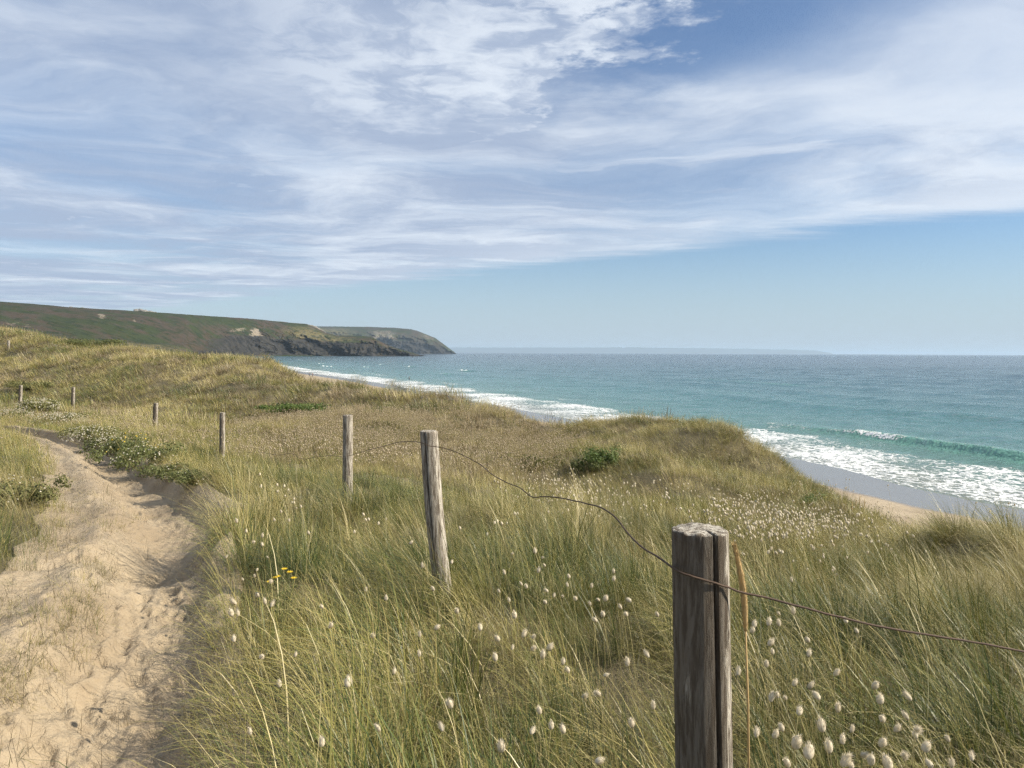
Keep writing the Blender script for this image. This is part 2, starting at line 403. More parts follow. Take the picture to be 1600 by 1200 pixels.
def mat_beach():
    m, n, b, _ = material('beach_sand')
    P = n.add('ShaderNodeNewGeometry').outputs['Position']
    c, f, g = sand_nodes(n, n.scale(P, 0.25))
    s = n.attr('shore')
    wet = n.smooth(n.math('ADD', s, n.math('MULTIPLY', n.math('SUBTRACT', n.noise(P, 0.16, 4, 0.55), 0.5), 2.6)), -9.6, -8.4)
    wrack = n.math('MULTIPLY', n.smooth(n.noise(n.mapping(P, scale=(1, 0.5, 1)), 1.3, 6, 0.7), 0.56, 0.66), n.math('MULTIPLY', n.smooth(s, -26, -17), n.smooth(s, -9, -12)))
    c = n.mix(n.math('MULTIPLY', wrack, 0.7), c, (0.10, 0.075, 0.05))
    c = n.mix(wet, c, (0.17, 0.14, 0.112))
    n.put(b.inputs['Base Color'], c)
    n.put(b.inputs['Roughness'], n.math('SUBTRACT', 0.95, n.math('MULTIPLY', wet, 0.77)))
    bm = n.bump(n.math('MULTIPLY', n.math('SUBTRACT', 1.0, wet), n.noise(P, 1.8, 5, 0.65)), 0.8, 0.18)
    n.put(b.inputs['Normal'], bm); return m
def mat_sea():
    m, n, b, out = material('sea_water')
    P = n.add('ShaderNodeNewGeometry').outputs['Position']
    s = n.attr('shore'); foam = n.attr('foam'); crest = n.attr('crest'); dist = n.attr('dist')
    big = n.noise(n.mapping(P, scale=(1, 1.8, 1)), 0.012, 4, 0.55)
    lg = n.math('LOGARITHM', n.math('MAXIMUM', n.math('ADD', s, n.math('MULTIPLY', n.math('SUBTRACT', big, 0.5), n.math('MULTIPLY', s, 0.9))), 3.0), 10.0)
    c = n.ramp(n.math('DIVIDE', lg, 4.2), [(0.11, (0.20, 0.215, 0.175)), (0.26, (0.105, 0.200, 0.175)), (0.40, (0.046, 0.140, 0.140)), (0.54, (0.024, 0.080, 0.096)),
                                        (0.66, (0.015, 0.043, 0.064)), (0.8, (0.010, 0.027, 0.049)), (1.0, (0.008, 0.023, 0.045))])
    c = n.mix(n.math('MULTIPLY', crest, 0.85), c, (0.13, 0.30, 0.24))  # crest painted lighter, as if light came through the water
    # lacy foam
    Pf = n.vmath('ADD', n.mapping(P, scale=(1, 1, 0)), n.scale(n.noise(P, 0.8, 4, 0.6, col=True), 1.3))
    v = n.voronoi(Pf, 0.85, 'DISTANCE_TO_EDGE'); v2 = n.voronoi(Pf, 2.3, 'DISTANCE_TO_EDGE')
    lace = n.math('SUBTRACT', 1.0, n.math('MULTIPLY', n.math('ADD', n.math('MULTIPLY', v, 1.5), n.math('MULTIPLY', v2, 1.7)), 1.0))
    nz = n.noise(P, 0.35, 6, 0.65)
    thick = n.math('ADD', n.math('MULTIPLY', lace, 0.55), n.math('MULTIPLY', nz, 0.62))
    fm = n.smooth(n.math('ADD', thick, n.math('MULTIPLY', n.math('SUBTRACT', foam, 1.0), 0.95)), 0.50, 0.66)
    fm = n.math('MULTIPLY', fm, n.smooth(foam, 0.02, 0.2))
    c = n.mix(fm, c, (0.70, 0.72, 0.72))
    n.put(b.inputs['Base Color'], c)
    n.put(b.inputs['Roughness'], n.math('ADD', 0.12, n.math('MULTIPLY', fm, 0.75)))
    b.inputs['IOR'].default_value = 1.33
    b.inputs['Specular IOR Level'].default_value = 0.5
    # wind ripples: ripple size grows with distance so that it stays readable far out
    pw = n.mapping(P, rot=(0, 0, R(12)), scale=(0.55, 1.25, 1))
    r1 = n.noise(pw, 2.2, 4, 0.6); r2 = n.noise(pw, 0.55, 4, 0.6); r3 = n.noise(pw, 0.12, 4, 0.6); r4 = n.noise(pw, 0.028, 4, 0.62)
    h = n.math('ADD', n.math('MULTIPLY', r1, n.smooth(dist, 260, 40, 0.0, 0.16)), n.math('MULTIPLY', r2, n.smooth(dist, 1200, 150, 0.0, 0.75)))
    h = n.math('ADD', h, n.math('MULTIPLY', r3, n.smooth(dist, 100, 600, 0.6, 3.2)))
    h = n.math('ADD', h, n.math('MULTIPLY', r4, n.smooth(dist, 500, 3500, 0.0, 14.0)))
    h = n.math('ADD', h, n.math('MULTIPLY', fm, 0.12))
    n.put(b.inputs['Normal'], n.bump(h, 0.9, 1.0))
    return m
def mat_head(name, far=False):
    m, n, b, _ = material(name)
    g = n.add('ShaderNodeNewGeometry'); P = g.outputs['Position']
    rock = n.attr('rock'); pale = n.attr('pale'); gr = n.attr('grass')
    a = n.noise(n.mapping(P, scale=(1, 1, 2)), 0.011, 6, 0.65); f = n.noise(P, 0.06, 6, 0.7); ff = n.noise(P, 0.25, 4, 0.7)
    c = n.mix(n.smooth(a, 0.45, 0.55), (0.034, 0.045, 0.015), (0.060, 0.045, 0.031))
    c = n.mix(n.smooth(f, 0.48, 0.60), c, (0.019, 0.029, 0.010))
    c = n.mix(n.math('MULTIPLY', n.smooth(gr, 0.1, 0.7), n.smooth(f, 0.62, 0.40)), c, (0.155, 0.135, 0.062))
    rk = n.mix(n.smooth(f, 0.35, 0.65), (0.010, 0.010, 0.011), (0.050, 0.046, 0.039))
    rk = n.mix(n.smooth(ff, 0.55, 0.75), rk, (0.05, 0.056, 0.026))
    c = n.mix(n.smooth(n.math('ADD', rock, n.math('MULTIPLY', n.math('SUBTRACT', f, 0.5), 0.9)), 0.35, 0.65), c, rk)
    c = n.mix(n.smooth(n.math('ADD', pale, n.math('MULTIPLY', n.math('SUBTRACT', n.noise(P, 0.10, 5, 0.7), 0.5), 2.6)), 0.5, 0.95), c, (0.24, 0.205, 0.155))
    n.put(b.inputs['Base Color'], c); b.inputs['Roughness'].default_value = 0.95
    b.inputs['Specular IOR Level'].default_value = 0.15
    n.put(b.inputs['Normal'], n.bump(n.math('ADD', f, n.math('MULTIPLY', ff, 0.25)), 0.8, 6.0)); return m

# ------------------------------------------------------------------ dune sheet
def build_dunes():
    Xg, Yg = sheet_grid(); nv, nu = GNV, GNU
    gz(0, 0); t, _, _ = path_t(Xg, Yg)
    Z = _lut['z'] - 0.9 * sstep(-0.03, 0.06, t) * sstep(1.03, 0.95, t) * (Yg < 33)
    me = new_mesh('dune_ground', np.stack([Xg, Yg, Z], -1).reshape(-1, 3), grid_faces(nv, nu), mat_dune())
    obj('dune_ground', me, kind='structure', label='grassy sand dunes rolling down to the beach')
def path_sheet():
    nr, nc = 620, 150
    y = np.concatenate([np.linspace(-5, 1.2, 60, endpoint=False), np.exp(np.linspace(math.log(1.2), math.log(32.5), nr - 60))])
    t = np.linspace(-0.14, 1.16, nc)
    Yg = np.repeat(y[:, None], nc, 1); _, L, Rr = path_t(np.zeros(nr), y)
    Xg = L[:, None] + (Rr - L)[:, None] * t[None, :]; T = np.repeat(t[None, :], nr, 0)
    Z = gz(Xg, Yg)
    w = (Rr - L)[:, None]
    dep = np.clip(w / 1.8, 0.5, 1.0)
    # main track on the right, a shallower one on the left
    Z += dep * (-0.22 * sstep(0.99, 0.82, T + .03 * vnoise(Yg * 1.3, Yg * 0, 55)) * sstep(.22, .58, T) - 0.06 * np.exp(-((T - 0.66) / 0.13) ** 2) - 0.06 * np.exp(-((T - 0.15) / 0.12) ** 2) + 0.03 * np.exp(-((T - .36) / .10) ** 2))
    Z += 0.025
    # scoured hollows: steep on the right and at the near lip, running out to the left and ahead
    def hollow(x0, y0, rx, ry, h, sharp):
        u = (Xg - x0) / rx; v = (Yg - (y0 + 0.30 * ry * u * np.abs(u))) / ry
        return -h * sstep(0, sharp, v) * sstep(1.0, 0.15, v) * sstep(1.0, 0.62, u + .10 * vnoise(Yg * 3, Yg * 0, 57)) * sstep(-1.3, 0.1, u)
    Z += hollow(-2.98, 5.55, 0.55, 1.7, 0.22, 0.10) + hollow(-1.95, 3.42, 0.80, 0.8, 0.09, 0.10) + hollow(-1.6, 2.6, .5, .5, .04, .15)
    Z += hollow(-5.6, 10.6, 0.7, 1.2, 0.10, 0.15) + hollow(-4.5, 8.4, .5, .9, .06, .2)
    # shoe prints in the main track
    for i in range(90):
        fy0 = math.exp(rng.uniform(math.log(1.8), math.log(13))); _, l0, r0_ = path_t(np.zeros(1), np.array([fy0])); fx0 = l0[0] + (r0_[0] - l0[0]) * np.clip(rng.normal(.58, .16), .2, .85)
        a = np.interp(fy0, [2, 8, 20], [.35, .5, .8]) + rng.normal(0, .25); r0 = np.searchsorted(y, fy0 - .4); r1 = np.searchsorted(y, fy0 + .4)
        dx = Xg[r0:r1] - fx0; dy = Yg[r0:r1] - fy0; p = dx * math.cos(a) + dy * math.sin(a); q = -dx * math.sin(a) + dy * math.cos(a)
        wq = .045 * (1 + .22 * np.sin(q * 16)); rr = (p / wq) ** 4 + (q / .135) ** 6
        Z[r0:r1] += -rng.uniform(.012, .024) * np.exp(-rr) + .007 * np.exp(-((rr ** .25 - 1.5) ** 2) * 8)
    # sandy shelf right of the hollow
    Z += 0.16 * np.exp(-((Xg + 2.55) / 0.28) ** 2 - ((Yg - 6.6) / 0.8) ** 2)
    # footprints and kicked sand
    nf = 2400
    fy = np.exp(rng.uniform(math.log(1.3), math.log(24), nf)); _, fl, fr = path_t(np.zeros(nf), fy)
    fx = fl + (fr - fl) * np.clip(rng.normal(0.58, 0.24, nf), 0.02, 0.98)
    for i in range(nf):
        a = rng.normal(0, 0.5) + np.interp(fy[i], [2, 8, 20], [.35, .5, .8]); ln = rng.uniform(.025, .11); wd = ln * rng.uniform(.4, .7); h = ln * rng.uniform(.07, .20)
        r0 = np.searchsorted(y, fy[i] - .4); r1 = np.searchsorted(y, fy[i] + .4)
        dx = Xg[r0:r1] - fx[i]; dy = Yg[r0:r1] - fy[i]
        p = dx * math.cos(a) + dy * math.sin(a); q = -dx * math.sin(a) + dy * math.cos(a)
        rr = (p / wd) ** 2 + (q / ln) ** 2
        Z[r0:r1] += -h * np.exp(-rr ** 2.2) + 0.35 * h * np.exp(-(np.sqrt(rr) - 1.45) ** 2 * 7)
    rough = np.clip(4 / np.maximum(Yg, 1), .35, 1)
    Z += 0.020 * fbm(Xg * 1.7, Yg * 1.7, 3, 31) + rough * (0.016 * fbm(Xg * 6, Yg * 6, 3, 37) + .008 * np.abs(fbm(Xg * 15, Yg * 15, 2, 39)) + .004 * vnoise(Xg * 27, Yg * 27, 45))
    Z -= 0.45 * (sstep(-0.04, -0.14, T) + sstep(1.06, 1.16, T))
    me = new_mesh('sand_path', np.stack([Xg, Yg, Z], -1).reshape(-1, 3), grid_faces(nr, nc), mat_path())
    obj('sand_path', me, kind='structure', label='trodden sandy footpath winding left between the grass')
    return y, t, Z
def build_beach():
    ln = COAST[COAST[:, 1] > -70]; tg = np.gradient(ln, axis=0); tg /= np.linalg.norm(tg, axis=1)[:, None]
    nrm = np.stack([tg[:, 1], -tg[:, 0]], 1)
    s = np.concatenate([np.linspace(-70, -20, 26, endpoint=False), np.linspace(-20, 12, 65, endpoint=False), np.linspace(12, 60, 13)])
    V = ln[:, None, :] + nrm[:, None, :] * s[None, :, None]
    z = np.repeat(beach_z(s)[None], len(ln), 0)
    z = z + 0.10 * fbm(V[..., 0] * 0.10, V[..., 1] * 0.10, 3, 51) * sstep(-2, -14, s)[None] + .03 * fbm(V[..., 0] * .05, V[..., 1] * .05, 2, 53)
    S = np.repeat(s[None], len(ln), 0)
    me = new_mesh('beach', np.concatenate([V, z[..., None]], -1).reshape(-1, 3), grid_faces(*z.shape), mat_beach(), attrs={'shore': S.ravel()})
    obj('beach', me, kind='structure', label='pale sand beach with wet sand at the waterline')
def build_sea():
    y = np.concatenate([np.exp(np.linspace(math.log(22), math.log(2200), 880)), np.exp(np.linspace(math.log(2250), math.log(60000), 60))])
    u = np.linspace(-0.95, 1.25, 400)
    Yg = np.repeat(y[:, None], len(u), 1); Xg = Yg * u[None]
    s, al = polydist(COAST, Xg, Yg)
    land = s < -14
    cell = np.maximum(Yg * 0.0055, np.gradient(y)[:, None])
    # choppy wind sea, every octave only where the sheet can carry it
    z = np.zeros_like(Yg)
    for wl, a in ((2.6, .09), (6, .17), (14, .22), (34, .22)):
        z += a * fbm(Xg / wl * .7, Yg / wl * 1.3, 2, int(wl * 10)) * sstep(wl / 2.2, wl / 5.0, cell)
    z *= sstep(-2, 14, s) * .9 + .1
    # swell running in parallel to the shore
    env = 0.5 + 0.5 * vnoise(al * 0.010, s * 0.012, 71)
    ph = s + 9 * vnoise(al * 0.013, s * 0.006, 73)
    sw = np.cos(ph / 30 * 2 * np.pi)
    z += (0.50 * np.maximum(sw, 0) ** 3 * env + 0.08 * sw) * sstep(24, 45, s) * sstep(10, 2, cell) * sstep(900, 200, Yg)
    crest = np.zeros_like(z); foam = np.zeros_like(z)
    # breakers
    _, alb = polydist(COAST, np.array([39.0, 44, 52.0]), np.array([90.0, 81.0, 72.0]))
    def breaker(s0, envelope, H, white, front=0.8, back=4.0):
        nonlocal z, crest, foam
        c = s0 + 2.2 * vnoise(al * 0.035, al * 0, int(s0)) + .7 * vnoise(al * .16, al * 0, int(s0) + 3)
        q = s - c                               # negative is the shoreward face
        prof = np.where(q < 0, np.exp(-(q / front) ** 2), np.exp(-(q / back) ** 2))
        z += H * envelope * prof
        crest = np.maximum(crest, envelope * np.where(q < 0, np.exp(-((q + .6) / 1.2) ** 2), np.exp(-(q / 1.0) ** 2)))
        w = envelope * white
        foam = np.maximum(foam, w * np.where(q < 0, np.exp(-(q / (1.6 * front)) ** 4), np.exp(-(q / .9) ** 2)) * 1.3)
        foam = np.maximum(foam, envelope * .85 * np.exp(-((q - .35) / .8) ** 2))
    a_mid = alb[1]
    e1 = sstep(alb[0] + 16, alb[0] - 8, al) * sstep(alb[2] - 60, alb[2] - 20, al) + 0.7 * sstep(0.15, .55, vnoise(al * 0.017, al * 0, 81)) * (al > alb[0] + 18)
    wh = sstep(a_mid - 2, a_mid + 4, al) + .25 * sstep(.1, .5, vnoise(al * .11, al * 0, 85))
    breaker(20.0, np.clip(e1, 0, 1), 0.78, np.clip(wh, 0, 1))
    farz = sstep(150, 260, al - alb[0] + 60)
    e2 = sstep(0.12, .42, vnoise(al * 0.014, al * 0, 91)) * farz; breaker(33, e2, .8, .95 + 0 * al, 1.2, 4)
    e3 = sstep(0.30, .55, vnoise(al * 0.02, al * 0, 95)) * farz; breaker(52, e3, .7, .9 + 0 * al, 1.4, 4)
    e4 = sstep(0.38, .6, vnoise(al * 0.028, al * 0, 99)) * farz; breaker(84, e4, .7, .9 + 0 * al, 1.6, 4)
    breaker(72, .8 * sstep(-.1, .4, vnoise(al * .012, al * 0, 101)) * (1 - farz), .55, 0 * al, 1.8, 6)
    breaker(118, .8 * sstep(-.1, .4, vnoise(al * .011, al * 0, 103)) * (1 - farz), .5, 0 * al, 2.2, 7)
    foam = foam * 1.0
    # surf: spent foam between the breaker and the sand
    zone = sstep(-4, -1.0, s) * sstep(19, 12, s + 4 * vnoise(al * .05, s * .02, 111))
    foam = np.maximum(foam, zone * (.95 + .25 * vnoise(Xg * .09, Yg * .09, 113)))
    zone2 = sstep(34, 20, s) * sstep(5, 20, s) * (.50 + .45 * vnoise(al * .03, s * .08, 115)) * sstep(alb[0] - 8, alb[0] + 10, al)
    foam = np.maximum(foam, zone2)
    # swash: thin tongue of water up the sand
    z += 0.05 + 0.04 * sstep(6, -4, s) + 0.05 * vnoise(al * .06, s * .03, 117) * sstep(10, 0, s)
    z = np.where(land, np.minimum(z, beach_z(s) - 1.5), z)
    z = np.where(s < -30, -3.0, z)
    me = new_mesh('sea', np.stack([Xg, Yg, z], -1).reshape(-1, 3), grid_faces(*z.shape), mat_sea(),
                  attrs={'shore': np.maximum(s, 0).ravel(), 'foam': np.clip(foam, 0, 1.1).ravel(), 'crest': np.clip(crest, 0, 1).ravel(), 'dist': np.hypot(Xg, Yg).ravel()})
    obj('sea', me, kind='structure', label='turquoise to deep blue sea with breaking surf')
    # the sand bed the water lies on, out to the horizon
    bed = new_mesh('sea_bed', [(-60000, -300, -6), (80000, -300, -6), (80000, 62000, -6), (-60000, 62000, -6)], [(0, 1, 2, 3)], mat_beach(), False)
    obj('sea_bed', bed, kind='structure', label='sea bed below the water')

# ------------------------------------------------------------------ headlands
def headland(name, table, back, mat, seed, label, ncol=640, nrow=170, amp=1.0, pale_spots=()):
    T = np.array(table, float)
    px = np.linspace(T[0, 0], T[-1, 0], ncol) if T[0, 0] > 0 else np.concatenate([np.linspace(T[0, 0], 280, 150, endpoint=False), np.linspace(280, T[-1, 0], ncol - 150)])
    f = lambda c: np.interp(px, T[:, 0], T[:, c])
    dt, zt, yk, dk, yc, dc = (f(i) for i in range(1, 7))
    ux = np.array([ray(p, 549)[0] for p in px])
    slope = lambda yv: np.array([ray(p, q)[2] for p, q in zip(px, yv)])
    zk = EYE + slope(yk) * dk; zc = EYE + slope(yc) * dc
    zk = np.minimum(np.maximum(zk, zt + 1), zc - .5)
    rows = np.linspace(0, 1, nrow); V = []; K = []
    for r in rows:
        if r < .45: q = r / .45; d = dt + (dk - dt) * q; z = zt + (zk - zt) * (q ** .8); k = 0
        elif r < .8: q = (r - .45) / .35; d = dk + (dc - dk) * q; z = zk + (zc - zk) * np.sin(q * np.pi / 2); k = 1
        else: q = (r - .8) / .2; d = dc + back * q; z = zc - (8 + .10 * back) * q * q; k = 2
        V.append(np.stack([ux * d, d, z], -1)); K.append(np.full(ncol, r))
    V = np.array(V); K = np.array(K)
    # gullies and ribs in the cliff, folds in the slope above
    cliffy = sstep(0, .06, K) * sstep(.62, .40, K) * np.interp(px, [-200, 280, 360, 800], [.12, .2, 1, 1])[None]
    g = fbm(V[..., 0] * .011 + V[..., 2] * .004, V[..., 1] * .011, 5, seed, .55)
    g2 = fbm(V[..., 0] * .06, V[..., 2] * .022 + V[..., 1] * .01, 4, seed + 9, .6)
    V[..., 1] += (cliffy * (g * 110 + g2 * 60 + 22 * np.abs(fbm(V[..., 0] * .11, V[..., 2] * .05, 3, seed + 17)))) * amp
    V[..., 2] += (cliffy * (g2 * 7) + (1 - cliffy) * sstep(.1, .4, K) * (1.4 * fbm(V[..., 0] * .03, V[..., 1] * .03, 4, seed + 3) + 3.5 * sstep(.78, .5, K) * fbm(V[..., 0] * .009, V[..., 1] * .007, 3, seed + 5))) * amp
    V[..., 2] += .8 * amp * sstep(.74, .8, K) * fbm(V[..., 0] * .06, V[..., 1] * .01, 3, seed + 6)
    nz = np.gradient(V[..., 2], axis=0); nd = np.hypot(*(np.gradient(V[..., i], axis=0) for i in (0, 1)))
    rock = np.clip(sstep(.40, .75, nz / np.maximum(nd, .1)) * cliffy + sstep(14, 4, V[..., 2]) * cliffy + .75 * cliffy * sstep(.47, .36, K), 0, 1)
    pale = np.zeros_like(rock)
    P2 = np.repeat(px[None], nrow, 0)
    scr = 600 - F * 0 + 0
    for (x0, k0, rx, rk, s) in pale_spots: pale = np.maximum(pale, s * np.exp(-((P2 - x0) / rx) ** 4 - ((K - k0) / rk) ** 4))
    gr = sstep(.50, .25, K) * np.interp(px, [200, 330], [1, .0])[None] + .75 * sstep(.40, .5, K) * sstep(.75, .55, K) * np.interp(px, [300, 420, 470, 530, 560], [0, 0, .8, .9, .3])[None]
    me = new_mesh(name, V.reshape(-1, 3), grid_faces(nrow, ncol)[:, ::-1], mat, attrs={'rock': rock.ravel(), 'pale': pale.ravel(), 'grass': gr.ravel()})
    return obj(name, me, kind='structure', label=label), V, px
def build_headlands():
    m = mat_head('heath_and_cliff')
    #        px   d_toe z_toe  y_k  d_k   y_c  d_c
    tab = [(-520, 380, 1, 535, 560, 462, 1150), (-200, 470, 1, 530, 650, 470, 1250), (0, 560, 1, 524, 760, 475, 1320), (60, 600, 1, 525, 820, 478.5, 1350), (110, 640, 1, 527, 880, 482.5, 1380), (170, 720, 1, 531, 950, 485.5, 1420),
           (225, 820, 1, 535, 1050, 488, 1450), (290, 1000, 0, 536, 1180, 492, 1550), (330, 1250, -1, 526, 1400, 494.5, 1650), (365, 1420, -2, 522, 1520, 496.5, 1720),
           (390, 1520, -2, 521, 1610, 498, 1780), (430, 1600, -2, 526, 1680, 502, 1880), (455, 1640, -2, 528, 1720, 504.5, 1920), (480, 1680, -2, 530, 1750, 506.5, 1940), (492, 1700, -2, 531, 1765, 510, 1940),
           (510, 1720, -2, 533, 1780, 520, 1920), (525, 1735, -2, 535, 1790, 524, 1900), (555, 1750, -2, 534, 1800, 524.5, 1890), (580, 1765, -2, 535, 1810, 526, 1880), (590, 1775, -2, 539, 1815, 531, 1870),
           (605, 1785, -2, 544, 1818, 539.5, 1862), (625, 1795, -2, 548.5, 1820, 546, 1855), (645, 1808, -2, 552, 1826, 551, 1850), (656, 1818, -3, 556, 1830, 556, 1848)]
    _, V, px = headland('headland', tab, 700, m, 201, 'dark heath covered headland with rocky sea cliffs', amp=.8,
             pale_spots=[(374, .50, 14, .03, .8), (398, .45, 8, .08, 1.1), (452, .78, 30, .03, .62), (492, .74, 15, .06, .75), (160, .60, 9, .03, .8), (212, .58, 3, .02, .8), (280, .78, 25, .015, .6), (30, .50, 30, .015, .5)])
    tab2 = [(440, 4200, -5, 520, 4400, 511, 4900), (495, 4200, -5, 525, 4420, 510, 4900), (580, 4250, -5, 527, 4450, 511, 4900), (620, 4300, -5, 530, 4480, 512.5, 4880), (642, 4330, -5, 531, 4500, 514.5, 4850), (652, 4350, -5, 532, 4510, 517, 4830),
            (680, 4420, -5, 538, 4540, 528, 4780), (697, 4480, -5, 546, 4560, 540.5, 4720), (706, 4520, -5, 549.5, 4580, 547.5, 4690), (713, 4560, -8, 552.5, 4600, 552.5, 4680)]
    headland('far_headland', tab2, 1200, m, 301, 'hazy grey headland sloping into the sea beyond the near one', ncol=220, nrow=90, amp=1.4,
             pale_spots=[(600, .50, 22, .14, .72), (668, .62, 14, .10, .60)])
    # coast across the bay, on the horizon
    px = np.linspace(640, 1300, 260); d = 30000.0
    top = np.interp(px, [640, 720, 900, 990, 1120, 1230, 1275, 1292, 1300], [543.5, 543, 543.2, 542.9, 544.5, 546, 547.5, 550.5, 552]) + .45 * fbm(px * .045, px * 0, 4, 7)
    V = []
    for k, (dd, fz) in enumerate(((d - 300, -0.2), (d, .15), (d + 500, .7), (d + 1500, 1.0), (d + 4000, .9), (d + 6000, -.2))):
        for p, q in zip(px, top):
            r = ray(p, q); zt = max(EYE + r[2] * (d + 1500), 1)
            V.append((r[0] * dd, dd, zt * fz if fz > 0 else -8))
    me = new_mesh('distant_coast', V, grid_faces(6, 260)[:, ::-1], m, attrs={k: np.zeros(len(V)) for k in ('rock', 'pale', 'grass')})
    obj('distant_coast', me, kind='structure', label='low blue coastline on the horizon')

# ------------------------------------------------------------------ haze: the air over the bay
def build_haze():
    bm = bmesh.new(); bmesh.ops.create_cube(bm, size=1.0)
    x0, x1, y0, y1, z0, z1 = -66000, 86000, -400, 66000, -12, 190
    for v in bm.verts: v.co = ((x0 + x1) / 2 + v.co.x * (x1 - x0), (y0 + y1) / 2 + v.co.y * (y1 - y0), (z0 + z1) / 2 + v.co.z * (z1 - z0))
    me = bpy.data.meshes.new('haze'); bm.to_mesh(me); bm.free()
    m = bpy.data.materials.new('air'); m.use_nodes = True; m.node_tree.nodes.clear(); n = NT(m.node_tree)
    out = n.add('ShaderNodeOutputMaterial'); v = n.add('ShaderNodeVolumePrincipled')
    v.inputs['Color'].default_value = (0.62, 0.81, 1.0, 1); v.inputs['Density'].default_value = 5e-5; v.inputs['Anisotropy'].default_value = 0.1
    n.l.new(v.outputs[0], out.inputs['Volume']); me.materials.append(m)
    obj('haze', me, kind='stuff', label='thin sea haze over the bay', category='haze')

build_dunes()
build_beach()
build_sea()
build_headlands()
path_rows = path_sheet()
build_haze()
# ------------------------------------------------------------------ grass: tufts of separate curved blades, scattered as instances
def blades(nb, radius, lmin, lmax, width, tilt, droop, wind, seg=5, dry=(0.2, 0.9), spread=1.0, up0=0.0):
    """arrays of one tuft: every blade a tapering curved strip, leaning with the sea wind towards -x"""
    V = []; Fc = []; S = []; H = []; base = 0
    for i in range(nb):
        a = rng.uniform(0, 2 * math.pi); rr = radius * math.sqrt(rng.uniform()) 
        p = np.array([rr * math.cos(a), rr * math.sin(a), -0.04])
        az = a + rng.normal(0, 0.9); L = rng.uniform(lmin, lmax) * (1 - .25 * rr / radius); ti = abs(rng.normal(tilt, tilt * .5)) * spread
        d = np.array([math.cos(az) * math.sin(ti) - wind * rng.uniform(.3, 1.2), math.sin(az) * math.sin(ti) + wind * rng.normal(0, .25), math.cos(ti)])
        d /= np.linalg.norm(d)
        side = np.cross(d, [0, 0, 1.0]); side = side / (np.linalg.norm(side) + 1e-6)
        th = rng.uniform(0, math.pi)
        side = side * math.cos(th * .35) + np.array([0, 0, 1.0]) * math.sin(th * .35) * .3
        w = width * rng.uniform(.7, 1.25); dr = droop * rng.uniform(.3, 1.5); sh = rng.uniform(*dry)
        st = L / seg
        for k in range(seg + 1):
            f = k / seg; ww = w * (1 - f) ** .6 * (0.75 + .5 * f) if k < seg else 0
            if k < seg:
                V.append(p - side * ww * .5); V.append(p + side * ww * .5); S += [sh, sh]; H += [f, f]
            else:
                V.append(p.copy()); S.append(sh); H.append(1.0)
            d = d + np.array([-.12 * wind, 0, -dr / seg * (0.4 + 1.4 * f)]); d /= np.linalg.norm(d)
            p = p + d * st
        for k in range(seg - 1):
            b = base + 2 * k; Fc.append((b, b + 1, b + 3, b + 2))
        b = base + 2 * (seg - 1); Fc.append((b, b + 1, b + 2)); base += 2 * seg + 1
    return V, Fc, S, H
def mat_grass(name, stops, trans=0.22):
    m, n, b, out = material(name)
    sh = n.attr('shade'); h = n.attr('along'); ti = n.attr('tint', 'INSTANCER'); va = n.attr('value', 'INSTANCER')
    f = n.math('ADD', n.math('MULTIPLY', sh, 0.62), n.math('SUBTRACT', n.math('MULTIPLY', ti, 0.85), 0.25), clamp=True)
    c = n.ramp(f, stops)
    c = n.mix(n.math('MULTIPLY', n.smooth(h, 0.35, 0.0), 0.6), c, (0.13, 0.100, 0.048))      # brown sheath at the foot, darkened in colour for shade deep in the grass
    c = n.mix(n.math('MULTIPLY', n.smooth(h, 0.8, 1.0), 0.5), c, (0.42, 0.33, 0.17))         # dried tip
    c = n.mix(1.0, c, n.comb(va, va, va), 'MULTIPLY')
    n.put(b.inputs['Base Color'], c); b.inputs['Roughness'].default_value = 0.42
    b.inputs['Specular IOR Level'].default_value = 0.45
    t = n.add('ShaderNodeBsdfTranslucent'); n.put(t.inputs[0], c)
    mx = n.add('ShaderNodeMixShader'); mx.inputs[0].default_value = trans
    n.l.new(b.outputs[0], mx.inputs[1]); n.l.new(t.outputs[0], mx.inputs[2]); n.l.new(mx.outputs[0], out.inputs[0])
    return m
GREENS = [(0.0, (0.050, 0.080, 0.018)), (0.16, (0.110, 0.138, 0.028)), (0.36, (0.255, 0.232, 0.062)), (0.62, (0.420, 0.345, 0.130)), (1.0, (0.66, 0.57, 0.33))]
BROWNS = [(0.0, (0.085, 0.075, 0.030)), (0.3, (0.165, 0.126, 0.058)), (0.6, (0.290, 0.220, 0.118)), (1.0, (0.48, 0.40, 0.27))]
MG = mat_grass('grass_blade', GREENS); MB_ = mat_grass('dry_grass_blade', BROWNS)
def mat_plain(name, col, rough=0.7, var=0.15, trans=0.0):
    m, n, b, out = material(name)
    r = n.add('ShaderNodeObjectInfo').outputs['Random']; P = n.add('ShaderNodeTexCoord').outputs['Object']
    f = n.math('ADD', n.math('MULTIPLY', n.noise(P, 30, 3, .6), .6), n.math('MULTIPLY', r, .4))
    c = n.mix(f, tuple(x * (1 - var) for x in col), tuple(min(1, x * (1 + var)) for x in col))
    n.put(b.inputs['Base Color'], c); b.inputs['Roughness'].default_value = rough; b.inputs['Specular IOR Level'].default_value = .25
    if trans:
        t = n.add('ShaderNodeBsdfTranslucent'); n.put(t.inputs[0], c); mx = n.add('ShaderNodeMixShader'); mx.inputs[0].default_value = trans
        n.l.new(b.outputs[0], mx.inputs[1]); n.l.new(t.outputs[0], mx.inputs[2]); n.l.new(mx.outputs[0], out.inputs[0])
    return m
M_HEAD = mat_plain('seed_head_fluff', (0.74, 0.65, 0.48), .9, .14, .3)
M_STEM = mat_plain('dry_stem', (0.36, 0.31, 0.14), .6, .25, .2)
M_SPIKE = mat_plain('ripe_spike', (0.48, 0.34, 0.16), .8, .25, .2)
